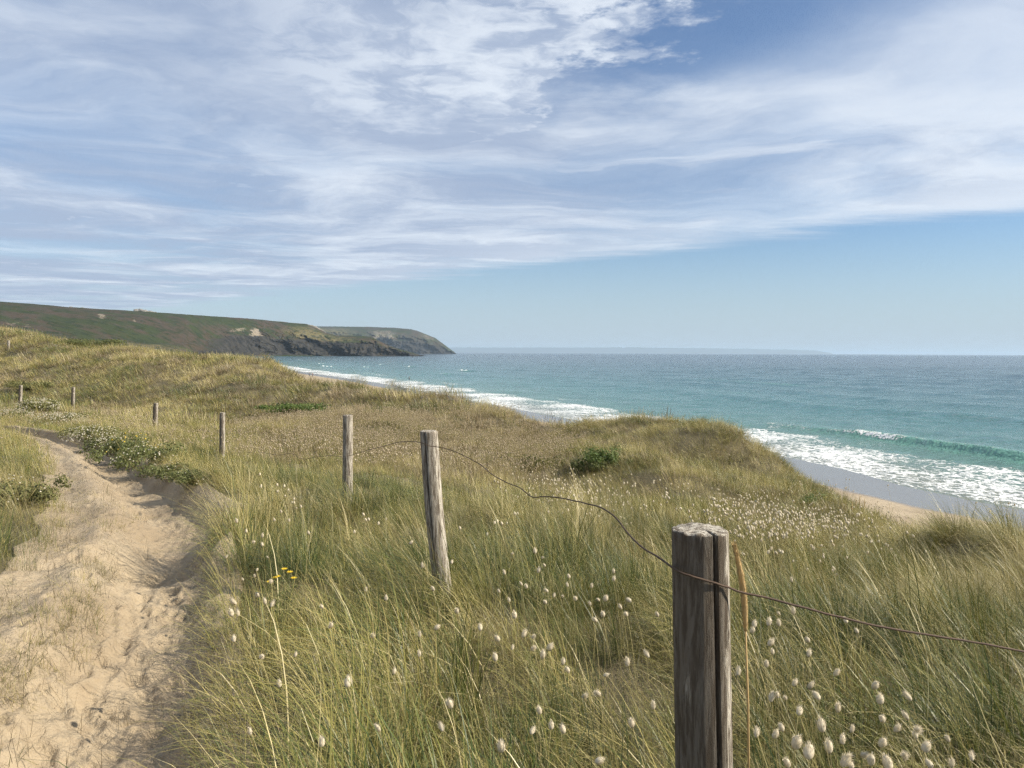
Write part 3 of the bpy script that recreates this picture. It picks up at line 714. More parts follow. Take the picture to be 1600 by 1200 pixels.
M_LEAF = mat_plain('herb_leaf', (0.125, 0.140, 0.050), .55, .45, .3)
M_LEAFB = mat_plain('bramble_leaf', (0.105, 0.150, 0.040), .5, .4, .3)
M_LEAFP = mat_plain('pale_leaf', (0.165, 0.165, 0.062), .55, .3, .25)
M_HEADB = mat_plain('brown_seed_head', (0.47, 0.385, 0.265), .9, .2, .3)
M_WHITE = mat_plain('white_petal', (0.62, 0.58, 0.46), .8, .15, .2)
M_YEL = mat_plain('yellow_petal', (0.70, 0.48, 0.03), .6, .15, .2)

def ellipsoid(c, ax, rl, rw, nl=5, nw=6):
    """small closed egg along direction ax"""
    ax = np.array(ax, float); ax /= np.linalg.norm(ax); s = np.cross(ax, [0.3, 0.9, 0.1]); s /= np.linalg.norm(s); t = np.cross(ax, s)
    V = [c - ax * rl]; Fc = []
    for i in range(1, nl):
        ph = math.pi * i / nl; r = rw * math.sin(ph) * (1.0 + .12 * math.cos(ph)) 
        for j in range(nw):
            q = 2 * math.pi * j / nw; V.append(c - ax * rl * math.cos(ph) + (s * math.cos(q) + t * math.sin(q)) * r)
    V.append(c + ax * rl); n = len(V)
    for j in range(nw): Fc.append((0, 1 + (j + 1) % nw, 1 + j)); Fc.append((n - 1, n - 1 - nw + j, n - 1 - nw + (j + 1) % nw))
    for i in range(nl - 2):
        for j in range(nw):
            a = 1 + i * nw + j; b = 1 + i * nw + (j + 1) % nw; Fc.append((a, b, b + nw, a + nw))
    return V, Fc
def tube(pts, rad, n=5, cap=True):
    pts = np.array(pts, float); V = []; Fc = []
    rad = np.broadcast_to(rad, (len(pts),))
    up = np.array([0.13, 0.31, 0.94])
    for i, p in enumerate(pts):
        d = pts[min(i + 1, len(pts) - 1)] - pts[max(i - 1, 0)]; d /= np.linalg.norm(d) + 1e-9
        s = np.cross(d, up); ls = np.linalg.norm(s)
        s = np.cross(d, [1, 0, 0]) if ls < .05 else s
        s /= np.linalg.norm(s); t = np.cross(d, s)
        for j in range(n):
            q = 2 * math.pi * j / n; V.append(p + (s * math.cos(q) + t * math.sin(q)) * rad[i])
    for i in range(len(pts) - 1):
        for j in range(n):
            a = i * n + j; b = i * n + (j + 1) % n; Fc.append((a, b, b + n, a + n))
    if cap: Fc.append(tuple(range(n))[::-1]); Fc.append(tuple((len(pts) - 1) * n + j for j in range(n)))
    return V, Fc
class Acc:
    """collects pieces with an attribute each into one mesh"""
    def __init__(s): s.V = []; s.F = []; s.mi = []; s.S = []; s.H = []
    def add(s, V, Fc, mi=0, S=None, H=None):
        b = len(s.V); s.V += list(V); s.F += [tuple(i + b for i in f) for f in Fc]; s.mi += [mi] * len(Fc)
        s.S += list(S) if S is not None else [.5] * len(V); s.H += list(H) if H is not None else [.5] * len(V); return s
    def mesh(s, name, mats, smooth=False):
        me = new_mesh(name, s.V, s.F, None, smooth, {'shade': s.S, 'along': s.H})
        for m in mats: me.materials.append(m)
        me.polygons.foreach_set('material_index', s.mi); return me

def scatter(name, protos, pts, rotz, tiltx, tilty, scl, idx, tint, val, **props):
    me = bpy.data.meshes.new(name); n = len(pts)
    me.vertices.add(n); me.vertices.foreach_set('co', np.asarray(pts, np.float32).ravel())
    for k, v in (('scl', scl), ('tint', tint), ('value', val)):
        a = me.attributes.new(k, 'FLOAT', 'POINT'); a.data.foreach_set('value', np.asarray(v, np.float32))
    a = me.attributes.new('idx', 'INT', 'POINT'); a.data.foreach_set('value', np.asarray(idx, np.int32))
    a = me.attributes.new('rot', 'FLOAT_VECTOR', 'POINT'); a.data.foreach_set('vector', np.stack([tiltx, tilty, rotz], 1).astype(np.float32).ravel())
    o = obj(name, me, **props)
    coll = bpy.data.collections.new(name + '_tufts')
    for i, pm in enumerate(protos):
        po = bpy.data.objects.new('%s_tuft_%02d' % (name, i), pm); coll.objects.link(po)
    g = bpy.data.node_groups.new(name, 'GeometryNodeTree')
    g.interface.new_socket('Geometry', in_out='INPUT', socket_type='NodeSocketGeometry'); g.interface.new_socket('Geometry', in_out='OUTPUT', socket_type='NodeSocketGeometry')
    N = g.nodes; Lk = g.links
    gi = N.new('NodeGroupInput'); go = N.new('NodeGroupOutput'); ip = N.new('GeometryNodeInstanceOnPoints'); ci = N.new('GeometryNodeCollectionInfo')
    ci.inputs['Collection'].default_value = coll; ci.inputs['Separate Children'].default_value = True; ci.inputs['Reset Children'].default_value = True
    def na(nm, dt):
        x = N.new('GeometryNodeInputNamedAttribute'); x.data_type = dt; x.inputs[0].default_value = nm; return [s for s in x.outputs if s.enabled][0]
    Lk.new(gi.outputs[0], ip.inputs['Points']); Lk.new(ci.outputs[0], ip.inputs['Instance']); ip.inputs['Pick Instance'].default_value = True
    Lk.new(na('idx', 'INT'), ip.inputs['Instance Index']); Lk.new(na('rot', 'FLOAT_VECTOR'), ip.inputs['Rotation']); Lk.new(na('scl', 'FLOAT'), ip.inputs['Scale'])
    Lk.new(ip.outputs[0], go.inputs[0])
    md = o.modifiers.new('scatter', 'NODES'); md.node_group = g
    return o

def sample(n, y0, y1, u0=-0.98, u1=0.98, pad=2.5):
    """points over the ground ahead, about even per square metre"""
    y = np.sqrt(rng.uniform(max(y0, 0) ** 2 if y0 > 0 else 0, y1 ** 2, n)) if y0 > 3 else rng.uniform(y0, y1, n)
    w = np.maximum(y, 0) + pad
    x = w * rng.uniform(u0, u1, n)
    return x, y
def keep_ok(x, y, edge=0.04, sea=1.6, lo=-.02):
    t, L, Rr = path_t(x, y); w = Rr - L
    se, _ = polydist(EDGE, x, y)
    onp = (t > lo) & ((t - 1) * w < -edge) & (y < 33)
    return (~onp) & (se < sea)
def height_mod(x, y): return 0.78 + 0.42 * fbm(x * .55, y * .55, 2, 61) + 0.3 * fbm(x * 1.9, y * 1.9, 2, 67)
def zone_fields(x, y):
    """0..1 weights of the kinds of sward, and dryness, by place"""
    u = 800 + x / np.maximum(y, .5) * F
    field = sstep(13, 17.5, y + 1.2 * fbm(x * .3, y * .3, 2, 41)) * sstep(36, 29, y) * sstep(330, 470, u) * sstep(930, 850, u)      # seed heads, brown
    meadow = sstep(7.2, 9.0, y) * sstep(18.5, 15, y) * sstep(330, 400, u) * sstep(800, 640, u) * (1 - field)
    patch = fbm(x * .22, y * .22, 3, 43)
    dry = 0.46 + 0.50 * patch + 0.30 * fbm(x * 1.1, y * 1.1, 2, 47) - .20 * sstep(8.5, 4, y)
    dry = dry - .06 * sstep(28, 40, y) - .04 * meadow
    green = sstep(.12, .4, fbm(x * .13 + 5, y * .13, 2, 49)) 
    dry = dry - .35 * green * sstep(9, 20, y)
    return field, meadow, np.clip(dry, 0.02, 1)

def build_grass():
    def tuft(**kw):
        V, Fc, S, H = blades(**kw); return np.array(V), Fc, np.array(S), np.array(H)
    def fam(nv, mats, **kw):
        out = []
        for _ in range(nv):
            V, Fc, S, H = tuft(**kw); out.append(Acc().add(V, Fc, 0, S, H).mesh('tuft', mats))
        return out
    def patch(nv, mats, kinds, Rp, nt):
        """a clump of several tufts as one piece; kinds = [(weight, material slot, tuft settings)]"""
        lib = [[tuft(**k[2]) for _ in range(4)] for k in kinds]; w = np.array([k[0] for k in kinds]); w = w / w.sum(); out = []
        for _ in range(nv):
            a = Acc()
            for i in range(nt):
                ki = int(rng.choice(len(kinds), p=w)); V, Fc, S, H = lib[ki][int(rng.integers(0, 4))]
                q = rng.uniform(-.9, .9); c, s_ = math.cos(q), math.sin(q); sc = rng.uniform(.5, 1.2); aa = rng.uniform(0, 6.28); r = Rp * math.sqrt(rng.uniform())
                W = V * sc; W = np.stack([W[:, 0] * c - W[:, 1] * s_ + r * math.cos(aa), W[:, 0] * s_ + W[:, 1] * c + r * math.sin(aa), W[:, 2]], 1)
                a.add(W, Fc, kinds[ki][1], np.clip(S + rng.normal(0, .24), -.2, 1.3), H)
            out.append(a.mesh('patch', mats))
        return out
    MAR = dict(nb=84, radius=.10, lmin=.40, lmax=1.10, width=.0058, tilt=.46, droop=1.15, wind=.40, seg=6)
    PALE = dict(nb=8, radius=.16, lmin=.5, lmax=1.15, width=.0070, tilt=.62, droop=1.1, wind=.45, seg=6, dry=(.95, 1.35))
    FINE = dict(nb=50, radius=.15, lmin=.14, lmax=.42, width=.0030, tilt=.5, droop=.7, wind=.22, seg=4)
    LIT = dict(nb=40, radius=.17, lmin=.2, lmax=.6, width=.0034, tilt=1.05, droop=1.0, wind=.2, seg=4, dry=(.2, 1))
    SEDGE = dict(nb=34, radius=.09, lmin=.35, lmax=.75, width=.0055, tilt=.22, droop=.3, wind=.16, seg=5, dry=(-.3, .15))
    MID = dict(nb=40, radius=.26, lmin=.22, lmax=.62, width=.0078, tilt=.42, droop=.75, wind=.30, seg=4)
    MIDB = dict(nb=40, radius=.26, lmin=.18, lmax=.48, width=.0078, tilt=.45, droop=.5, wind=.22, seg=3, dry=(.1, 1))
    FAR = dict(nb=40, radius=.5, lmin=.28, lmax=.78, width=.020, tilt=.38, droop=.6, wind=.26, seg=3)
    FARB = dict(nb=40, radius=.5, lmin=.25, lmax=.62, width=.020, tilt=.42, droop=.5, wind=.22, seg=3, dry=(.1, 1))
    near_p = patch(9, [MG, MB_], [(4.2, 0, MAR), (1.7, 0, PALE), (4.5, 0, FINE), (4.6, 1, LIT), (2.2, 0, SEDGE)], .44, 17)
    low_p = patch(6, [MG, MB_], [(7, 0, FINE), (2.5, 1, LIT), (.8, 0, MAR)], .40, 20)
    mid_p = patch(7, [MG, MB_], [(6, 0, MID), (1.4, 1, MIDB)], .75, 16)
    midb_p = patch(6, [MG, MB_], [(1.6, 0, MID), (6, 1, MIDB)], .75, 16)
    far_p = patch(7, [MG, MB_], [(5, 0, FAR), (1.5, 1, FARB)], 1.5, 15)
    farb_p = patch(6, [MG, MB_], [(1.6, 0, FAR), (6, 1, FARB)], 1.5, 15)
    mar_t = fam(7, [MG], **{**MAR, 'nb': 46, 'lmax': .95}); fine_t = fam(5, [MG], **FINE); lit_t = fam(4, [MB_], **LIT); pale_t = fam(5, [MG], **PALE)
    def put(name, protos, x, y, smin, smax, label, sel=None, tintadd=0.0, valr=(.85, 1.15), flat=.5, yaw=.9):
        if sel is not None: x, y = x[sel], y[sel]
        n = len(x); z = gz(x, y); h = .25 * np.maximum(np.hypot(x, y) * .06, .6)
        gx = (gz(x + h, y) - gz(x - h, y)) / (2 * h); gy = (gz(x, y + h) - gz(x, y - h)) / (2 * h)
        q = rng.uniform(-yaw, yaw, n)
        # lay the patch on the slope, whatever its turn about the vertical (rotation order x, y, z)
        lx = gx * np.cos(q) + gy * np.sin(q); ly = -gx * np.sin(q) + gy * np.cos(q)
        fz, mz, dry = zone_fields(x, y)
        hm = np.clip(height_mod(x, y), .5, 1.3); s = rng.uniform(smin, smax, n) * (1 + (hm - 1) * .8) * (1 - .30 * mz)
        val = rng.uniform(*valr, n) * (1 + .12 * fbm(x * .8, y * .8, 2, 77))
        return scatter(name, protos, np.stack([x, y, z - .01], 1), q, np.arctan(ly), -np.arctan(lx), s, rng.integers(0, len(protos), n),
                       np.clip(dry + tintadd + rng.normal(0, .07, n), 0, 1), val, kind='stuff', category='grass', label=label)
    def edge_gap(x, y):
        t, L, Rr = path_t(x, y); return np.where(y > 33, 9.0, np.where(t > .5, x - Rr, L - x))
    def jitter(cell, x0, x1, y0, y1):
        gx, gy = np.meshgrid(np.arange(x0, x1, cell), np.arange(y0, y1, cell)); gx = gx.ravel(); gy = gy.ravel()
        return gx + rng.uniform(-.5, .5, len(gx)) * cell, gy + rng.uniform(-.5, .5, len(gy)) * cell
    def wedge(x, y, a=.92, pad=2.6): return np.abs(x) < np.maximum(y, 0) * a + pad
    se = lambda x, y: polydist(EDGE, x, y)[0]
    # --- near sward
    x, y = jitter(.345, -12, 10, -2.2, 10.6); g = edge_gap(x, y); ok = wedge(x, y) & (g > .36) & (np.hypot(x, y) > .95) & (se(x, y) < 1.2); x, y, g = x[ok], y[ok], g[ok]
    low = (fbm(x * .6, y * .6, 2, 83) < -.14) | (x < np.interp(y, PY, PL))
    low = low & (rng.uniform(size=len(x)) < .8)
    put('marram_grass', near_p, x, y, .70, 1.05, 'long green and straw marram blades in the foreground', ~low, valr=(.70, 1.10))
    put('short_grass', low_p, x, y, .8, 1.15, 'short fine grass between the marram', low, valr=(.65, 1.0))
    # margin along the path and round the camera: single tufts
    x, y = jitter(.105, -12, 3, -2, 13); g = edge_gap(x, y); ok = wedge(x, y) & (g > -.16) & (g < .50) & (np.hypot(x, y) > .6); x, y, g = x[ok], y[ok], g[ok]; r = rng.uniform(size=len(x))
    rightside = x > np.interp(y, PY, PR)
    k = (r < .26) & (g > np.where(y < 5.6, -.04, .0)) & rightside; put('verge_marram', mar_t, x, y, .45, .85, 'marram tufts hanging over the edge of the path', k)
    k = (r > .34) & (r < np.where(rightside, .72, .60)) & (g > -.10); put('verge_grass', fine_t, x, y, .6, 1.1, 'fine grass along the edge of the path', k, tintadd=-.05)
    k = (r > .84) & (g > -.12); put('verge_litter', lit_t, x, y, .5, .9, 'dead grass along the edge of the path', k, valr=(.55, .95))
    # --- middle distance
    x, y = jitter(.62, -30, 28, 9.6, 30); g = edge_gap(x, y); ok = wedge(x, y) & (g > .55) & (se(x, y) < 1.6); x, y = x[ok], y[ok]; fz, mz, _ = zone_fields(x, y)
    isb = rng.uniform(size=len(x)) < np.clip(fz * .85 + .10, 0, 1)
    put('dune_grass', mid_p, x, y, .8, 1.12, 'yellow-green dune grass in the hollow behind the posts', ~isb)
    put('brown_grass', midb_p, x, y, .75, 1.05, 'brownish dry grass in the hollow', isb, tintadd=.06)
    x, y = jitter(.3, -32, 0, 12, 33); g = edge_gap(x, y); ok = wedge(x, y) & (g > -.05) & (g < .75); put('far_verge_grass', fam(5, [MG], **{**MID, 'radius': .2}), x, y, .6, 1.0, 'grass along the far bend of the path', ok)
    # --- far dunes
    x, y = jitter(1.25, -80, 30, 29, 95); ok = wedge(x, y, .85) & (se(x, y) < 2.4) & (edge_gap(x, y) > .9); x, y = x[ok], y[ok]; fz, mz, _ = zone_fields(x, y)
    isb = rng.uniform(size=len(x)) < np.clip(fz * .8 + .2 + .3 * fbm(x * .1, y * .1, 2, 89), 0, 1)
    put('far_dune_grass', far_p, x, y, .8, 1.3, 'grass on the far dune slopes', ~isb)
    put('far_brown_grass', farb_p, x, y, .8, 1.2, 'dry brown grass on the far dune slopes', isb, tintadd=.1)
    x, y = jitter(2.6, -240, 20, 94, 300); ok = wedge(x, y, .85) & (se(x, y) < 4); put('distant_dune_grass', far_p, x, y, 1.5, 2.4, 'grass on dunes beyond the left crest', ok)
    # --- thin wisps that have taken root on the path
    tiny = fam(4, [MG], nb=34, radius=.08, lmin=.08, lmax=.20, width=.0034, tilt=.85, droop=.7, wind=.1, seg=3)
    tinyb = fam(4, [MB_], nb=18, radius=.11, lmin=.08, lmax=.24, width=.0032, tilt=1.35, droop=.25, wind=.1, seg=3, dry=(-.2, .9))
    n = 8000; y = np.exp(rng.uniform(math.log(1.6), math.log(20), n)); _, L, Rr = path_t(np.zeros(n), y)
    t = rng.uniform(0, 1, n); x = L + (Rr - L) * t
    strip = np.exp(-((t - .36) / .085) ** 2) * (.25 + sstep(-.25, .2, fbm(y * .9, y * 0, 3, 121)))
    left = sstep(.34, .05, t) * sstep(-.2, .25, fbm(x * 1.1, y * 1.1, 3, 123)) * (.9 + .6 * sstep(4.5, 3.0, y)) + sstep(.84, 1.0, t) * .6
    k = rng.uniform(size=n) < np.clip(strip * .40 * sstep(10, 7, y) + left * .30, 0, 1)
    z = path_height(x[k], y[k])
    m = k.sum(); scatter('path_grass', tiny, np.stack([x[k], y[k], z + .03], 1), rng.uniform(0, 6.28, m), rng.normal(0, .1, m), rng.normal(0, .1, m), rng.uniform(.4, 1.1, m),
                         rng.integers(0, 4, m), rng.uniform(.1, .8, m), rng.uniform(.7, 1, m), kind='stuff', category='grass', label='sparse short grass growing on the sandy path')
    k = rng.uniform(size=n) < np.clip(.07 + strip * .3 + left * .45, 0, 1); z = path_height(x[k], y[k]); m = k.sum()
    scatter('path_litter', tinyb, np.stack([x[k], y[k], z + .03], 1), rng.uniform(0, 6.28, m), rng.normal(0, .1, m), rng.normal(0, .1, m), rng.uniform(.5, 1.2, m), rng.integers(0, 4, m), rng.uniform(.2, .9, m), rng.uniform(.5, .95, m),
            kind='stuff', category='grass', label='dry stalks and roots strewn on the sandy path')

# ------------------------------------------------------------------ hare's-tail seed heads
def head_mesh(i, ln=.027, wd=.0095):
    a = Acc(); V, Fc = ellipsoid(np.array([0, 0, ln * .5]), [rng.normal(0, .08), rng.normal(0, .08), 1], ln * .5, wd * rng.uniform(.72, 1.0), 6, 8); a.add(V, Fc)
    for k in range(150):
        f = rng.uniform(.02, .98); q = rng.uniform(0, 6.28); r = wd * math.sin(math.pi * f) * .8
        p = np.array([r * math.cos(q), r * math.sin(q), ln * f]); d = np.array([math.cos(q), math.sin(q), .9 + f]); d /= np.linalg.norm(d)
        s = np.array([-math.sin(q), math.cos(q), 0]) * .0007
        a.add([p - s, p + s, p + d * rng.uniform(.004, .0105)], [(0, 1, 2)])
    return a.mesh('seed_head', [M_HEAD], True)
def stem_mesh(bend):
    """unit stem from the origin to (bend, 0, 1), thin"""
    pts = [np.array([bend * f * f, 0, f]) for f in np.linspace(0, 1, 6)]
    V, Fc = tube(pts, [.0021, .0019, .0017, .0016, .0015, .0014], 4); return Acc().add(V, Fc).mesh('stem', [M_STEM], True)
HEADS = []; STEMS = []
def hares_tail(px, py, label, group, h=None, dmin=1.25, dmax=12.0, size=None):
    if not HEADS:
        HEADS.extend(head_mesh(i) for i in range(7)); STEMS.extend(stem_mesh(b) for b in (-.05, -.12, -.2, .05))
    h = h or rng.uniform(.30, .46); p = drop(px, py, h, dmin, dmax)
    g = ground1(p[0], p[1]); h = p[2] - g
    if h <= .05: return None
    k = int(rng.integers(0, 4)); bend = (-.05, -.12, -.2, .05)[k]
    e = bpy.data.objects.new('hares_tail', None); COL.objects.link(e); e['label'] = label; e['category'] = 'grass flower'; e['group'] = group
    rz = rng.uniform(-.6, .6)
    # root so that the head ends at p
    bx, by = bend * h * math.cos(rz), bend * h * math.sin(rz)
    e.location = (p[0] - bx, p[1] - by, g - .02); e.rotation_euler = (0, 0, rz)
    s = obj('stem', STEMS[k], e); s.scale = (h, h, h + .02); s.scale.x = h; s.scale.y = 1.0
    hd = obj('seed_head', HEADS[int(rng.integers(0, 7))], e); hd.location = (bend * h, 0, h + .01)
    hd.rotation_euler = (rng.normal(0, .4), rng.normal(0, .4) + bend * 2.5, rng.uniform(0, 6)); sc = size or rng.uniform(.75, 1.4); hd.scale = (sc, sc, sc)
    return e
def zoomed(pts, x0, y0, s): return [(x0 + s * a, y0 + s * b) for a, b in pts]
def build_hares_tails():
    A = zoomed([(632, 392), (583, 528), (641, 527), (472, 580), (462, 602), (533, 572), (704, 640), (554, 692), (534, 655), (702, 702), (527, 742), (410, 780), (862, 562), (908, 604), (970, 830), (998, 897),
                (748, 878), (540, 886), (570, 870), (606, 876), (637, 820), (486, 1032), (1119, 962), (1148, 998), (1146, 1038), (880, 1014), (839, 1058), (998, 1068), (790, 1100), (921, 1110), (838, 1145), (888, 1160),
                (1040, 1165), (1100, 1120), (960, 1150), (1180, 1090), (1060, 1010), (1220, 1160), (700, 1120), (760, 1010), (1010, 970), (660, 940), (620, 1150), (1290, 1050), (1380, 1130), (1130, 880), (820, 930), (640, 1075), (807, 775), (555, 1035), (595, 1005), (1300, 1160), (700, 830), (580, 575)], 1000, 760, .375)
    for p in A: hares_tail(*p, 'plump cream hare\'s-tail seed head in the grass right of the nearest post', 'seed heads right of the nearest post', h=rng.uniform(.46, .62), dmax=4.5)
    B = zoomed([(1043, 322), (1135, 320), (1163, 338), (1178, 372), (1150, 398), (1016, 404), (1278, 420), (1458, 400), (1455, 432), (1365, 460), (1085, 448), (1103, 462), (993, 478), (1191, 475), (1213, 498), (1247, 495),
                (1270, 455), (1180, 522), (1300, 508), (1034, 515), (1420, 512), (1400, 510), (1363, 530), (1530, 514), (1490, 545), (1512, 573), (1412, 575), (1388, 595), (1055, 583), (1125, 662), (1120, 708), (1187, 710),
                (1163, 745), (1085, 658), (913, 632), (990, 672), (1275, 802), (1248, 772), (1330, 903), (1404, 890), (1158, 968), (1203, 1032), (1255, 1048), (1120, 1048), (997, 1120), (1381, 1162), (1530, 1017),
                (1515, 775), (1415, 813), (1045, 710), (975, 755), (820, 560), (1620, 950), (1600, 740), (1640, 575)], 400, 740, .3834)
    for p in B: hares_tail(*p, 'cream hare\'s-tail seed head in the grass between the two nearest posts', 'seed heads between the two nearest posts', h=rng.uniform(.44, .58), dmax=6)
    C = zoomed([(300, 622), (270, 540), (668, 660), (660, 740), (727, 627), (475, 660), (532, 510), (445, 475), (625, 283), (530, 185), (680, 380), (795, 362), (727, 470), (762, 1038), (506, 1038), (794, 943), (157, 738),
                (375, 860), (268, 1100), (62, 430), (560, 810), (98, 860), (215, 243), (135, 192), (162, 140), (27, 290), (40, 525), (60, 535), (15, 737)], 400, 740, .3834)
    C += [(365, 1000), (372, 960), (380, 905), (352, 870), (368, 942), (398, 845), (410, 838), (420, 870), (398, 900), (405, 930), (392, 1143), (385, 830), (370, 815), (440, 800), (455, 785), (470, 792), (362, 960), (400, 890), (430, 812)]
    for p in C: hares_tail(*p, 'lone hare\'s-tail seed head in the grass beside the sandy path', 'seed heads beside the path', h=rng.uniform(.36, .54), dmax=8)
    for i in range(130):
        px = rng.normal(1200, 75); py = rng.normal(815, 26)
        if px < 1145 and py > 815: px += 70
        hares_tail(px, py, 'small white seed head in the dense drift behind the nearest post', 'drift of white seed heads', h=rng.uniform(.40, .58), dmin=4, dmax=16, size=rng.uniform(1.0, 1.5))
    # the countless ones farther off
    def heads(nh, rad, hmin, hmax, ln, wd, hm=M_HEAD):
        a = Acc()
        for i in range(nh):
            q = rng.uniform(0, 6.28); r = rad * math.sqrt(rng.uniform()); h = rng.uniform(hmin, hmax); p = np.array([r * math.cos(q), r * math.sin(q), 0]); e = p + np.array([rng.normal(-.06, .05), rng.normal(0, .04), h])
            V, Fc = tube([p, (p + e) / 2 + [.02, 0, .02], e], .0016, 3, False); a.add(V, Fc, 0)
            V, Fc = ellipsoid(e, [rng.normal(-.2, .3), rng.normal(0, .3), 1], ln, wd, 4, 5); a.add(V, Fc, 1)
        return a.mesh('heads', [M_STEM, hm], True)
    pr = [heads(5, .35, .38, .60, .018, .0115) for _ in range(5)]; prf = [heads(9, .5, .25, .52, .019, .012, M_HEADB) for _ in range(5)]
    def put(name, protos, x, y, label, s0=.8, s1=1.15):
        n = len(x); z = gz(x, y)
        scatter(name, protos, np.stack([x, y, z], 1), rng.uniform(-3, 3, n), rng.normal(0, .06, n), rng.normal(0, .06, n), rng.uniform(s0, s1, n), rng.integers(0, 5, n), rng.uniform(0, 1, n), rng.uniform(.8, 1.1, n), kind='stuff', category='seed heads', label=label)
    x, y = sample(9000, 14, 36, -.40, .16, 1); ok = keep_ok(x, y, .1); x, y = x[ok], y[ok]; fz, _, _ = zone_fields(x, y)
    k = rng.uniform(size=len(x)) < fz * np.clip(.30 + 1.1 * fbm(x * .35, y * .35, 3, 131), .03, .75); put('seed_head_field', prf, x[k], y[k], 'pale haze of countless seed heads in the brown hollow')
    x, y = sample(5200, 6, 17, -.3, .85, 1); ok = keep_ok(x, y, .1); x, y = x[ok], y[ok]
    u = 800 + x / y * F
    w = np.exp(-((u - 1230) / 120) ** 2 - ((y - 9.8) / 2.2) ** 2) * .9 * sstep(-.35, .25, fbm(x * .9, y * .9, 2, 139)) + np.exp(-((u - 900) / 70) ** 2 - ((y - 10.5) / 1.6) ** 2) * .35 + .05 * sstep(-.1, .4, fbm(x * .5, y * .5, 2, 137))
    k = rng.uniform(size=len(x)) < w; put('scattered_seed_heads', pr, x[k], y[k], 'scattered white seed heads below the right-hand dune')
    x, y = sample(2500, 14, 45, -.75, -.28, 1); ok = keep_ok(x, y, .1); x, y = x[ok], y[ok]; k = rng.uniform(size=len(x)) < .22 * sstep(45, 20, y); put('far_seed_heads', prf, x[k], y[k], 'pale seed heads beside the far bend of the path')

# ------------------------------------------------------------------ fence posts and wire
def mat_post(name, bark, seed):
    m, n, b, _ = material(name)
    P = n.add('ShaderNodeTexCoord').outputs['Object']; P = n.vmath('ADD', P, (seed * 3.1, seed * 1.7, 0))
    gr = n.noise(n.mapping(P, scale=(26, 26, 2.6)), 3.0, 8, 0.72, 0.5); fi = n.noise(n.mapping(P, scale=(60, 60, 4.5)), 4.0, 6, 0.75, .3)
    kn = n.noise(n.mapping(P, scale=(9, 9, 2.0)), 2.4, 5, 0.6, 0.3)
    c = n.mix(n.smooth(gr, .40, .60), (0.135, 0.110, 0.082), (0.50, 0.46, 0.385))
    c = n.mix(n.smooth(fi, .55, .75), c, (0.055, 0.042, 0.030))
    br = n.math('MULTIPLY', n.smooth(n.math('ADD', n.math('ADD', kn, n.math('MULTIPLY', fi, .22)), n.math('MULTIPLY', n.attr('bark'), .30)), .68, .82), bark)
    c = n.mix(n.math('MULTIPLY', br, .9), c, (0.062, 0.047, 0.033))
    n.put(b.inputs['Base Color'], c); b.inputs['Roughness'].default_value = .88; b.inputs['Specular IOR Level'].default_value = .2
    h = n.math('ADD', gr, n.math('ADD', n.math('MULTIPLY', fi, .5), n.math('MULTIPLY', br, .5)))
    n.put(b.inputs['Normal'], n.bump(h, .9, .006)); return m
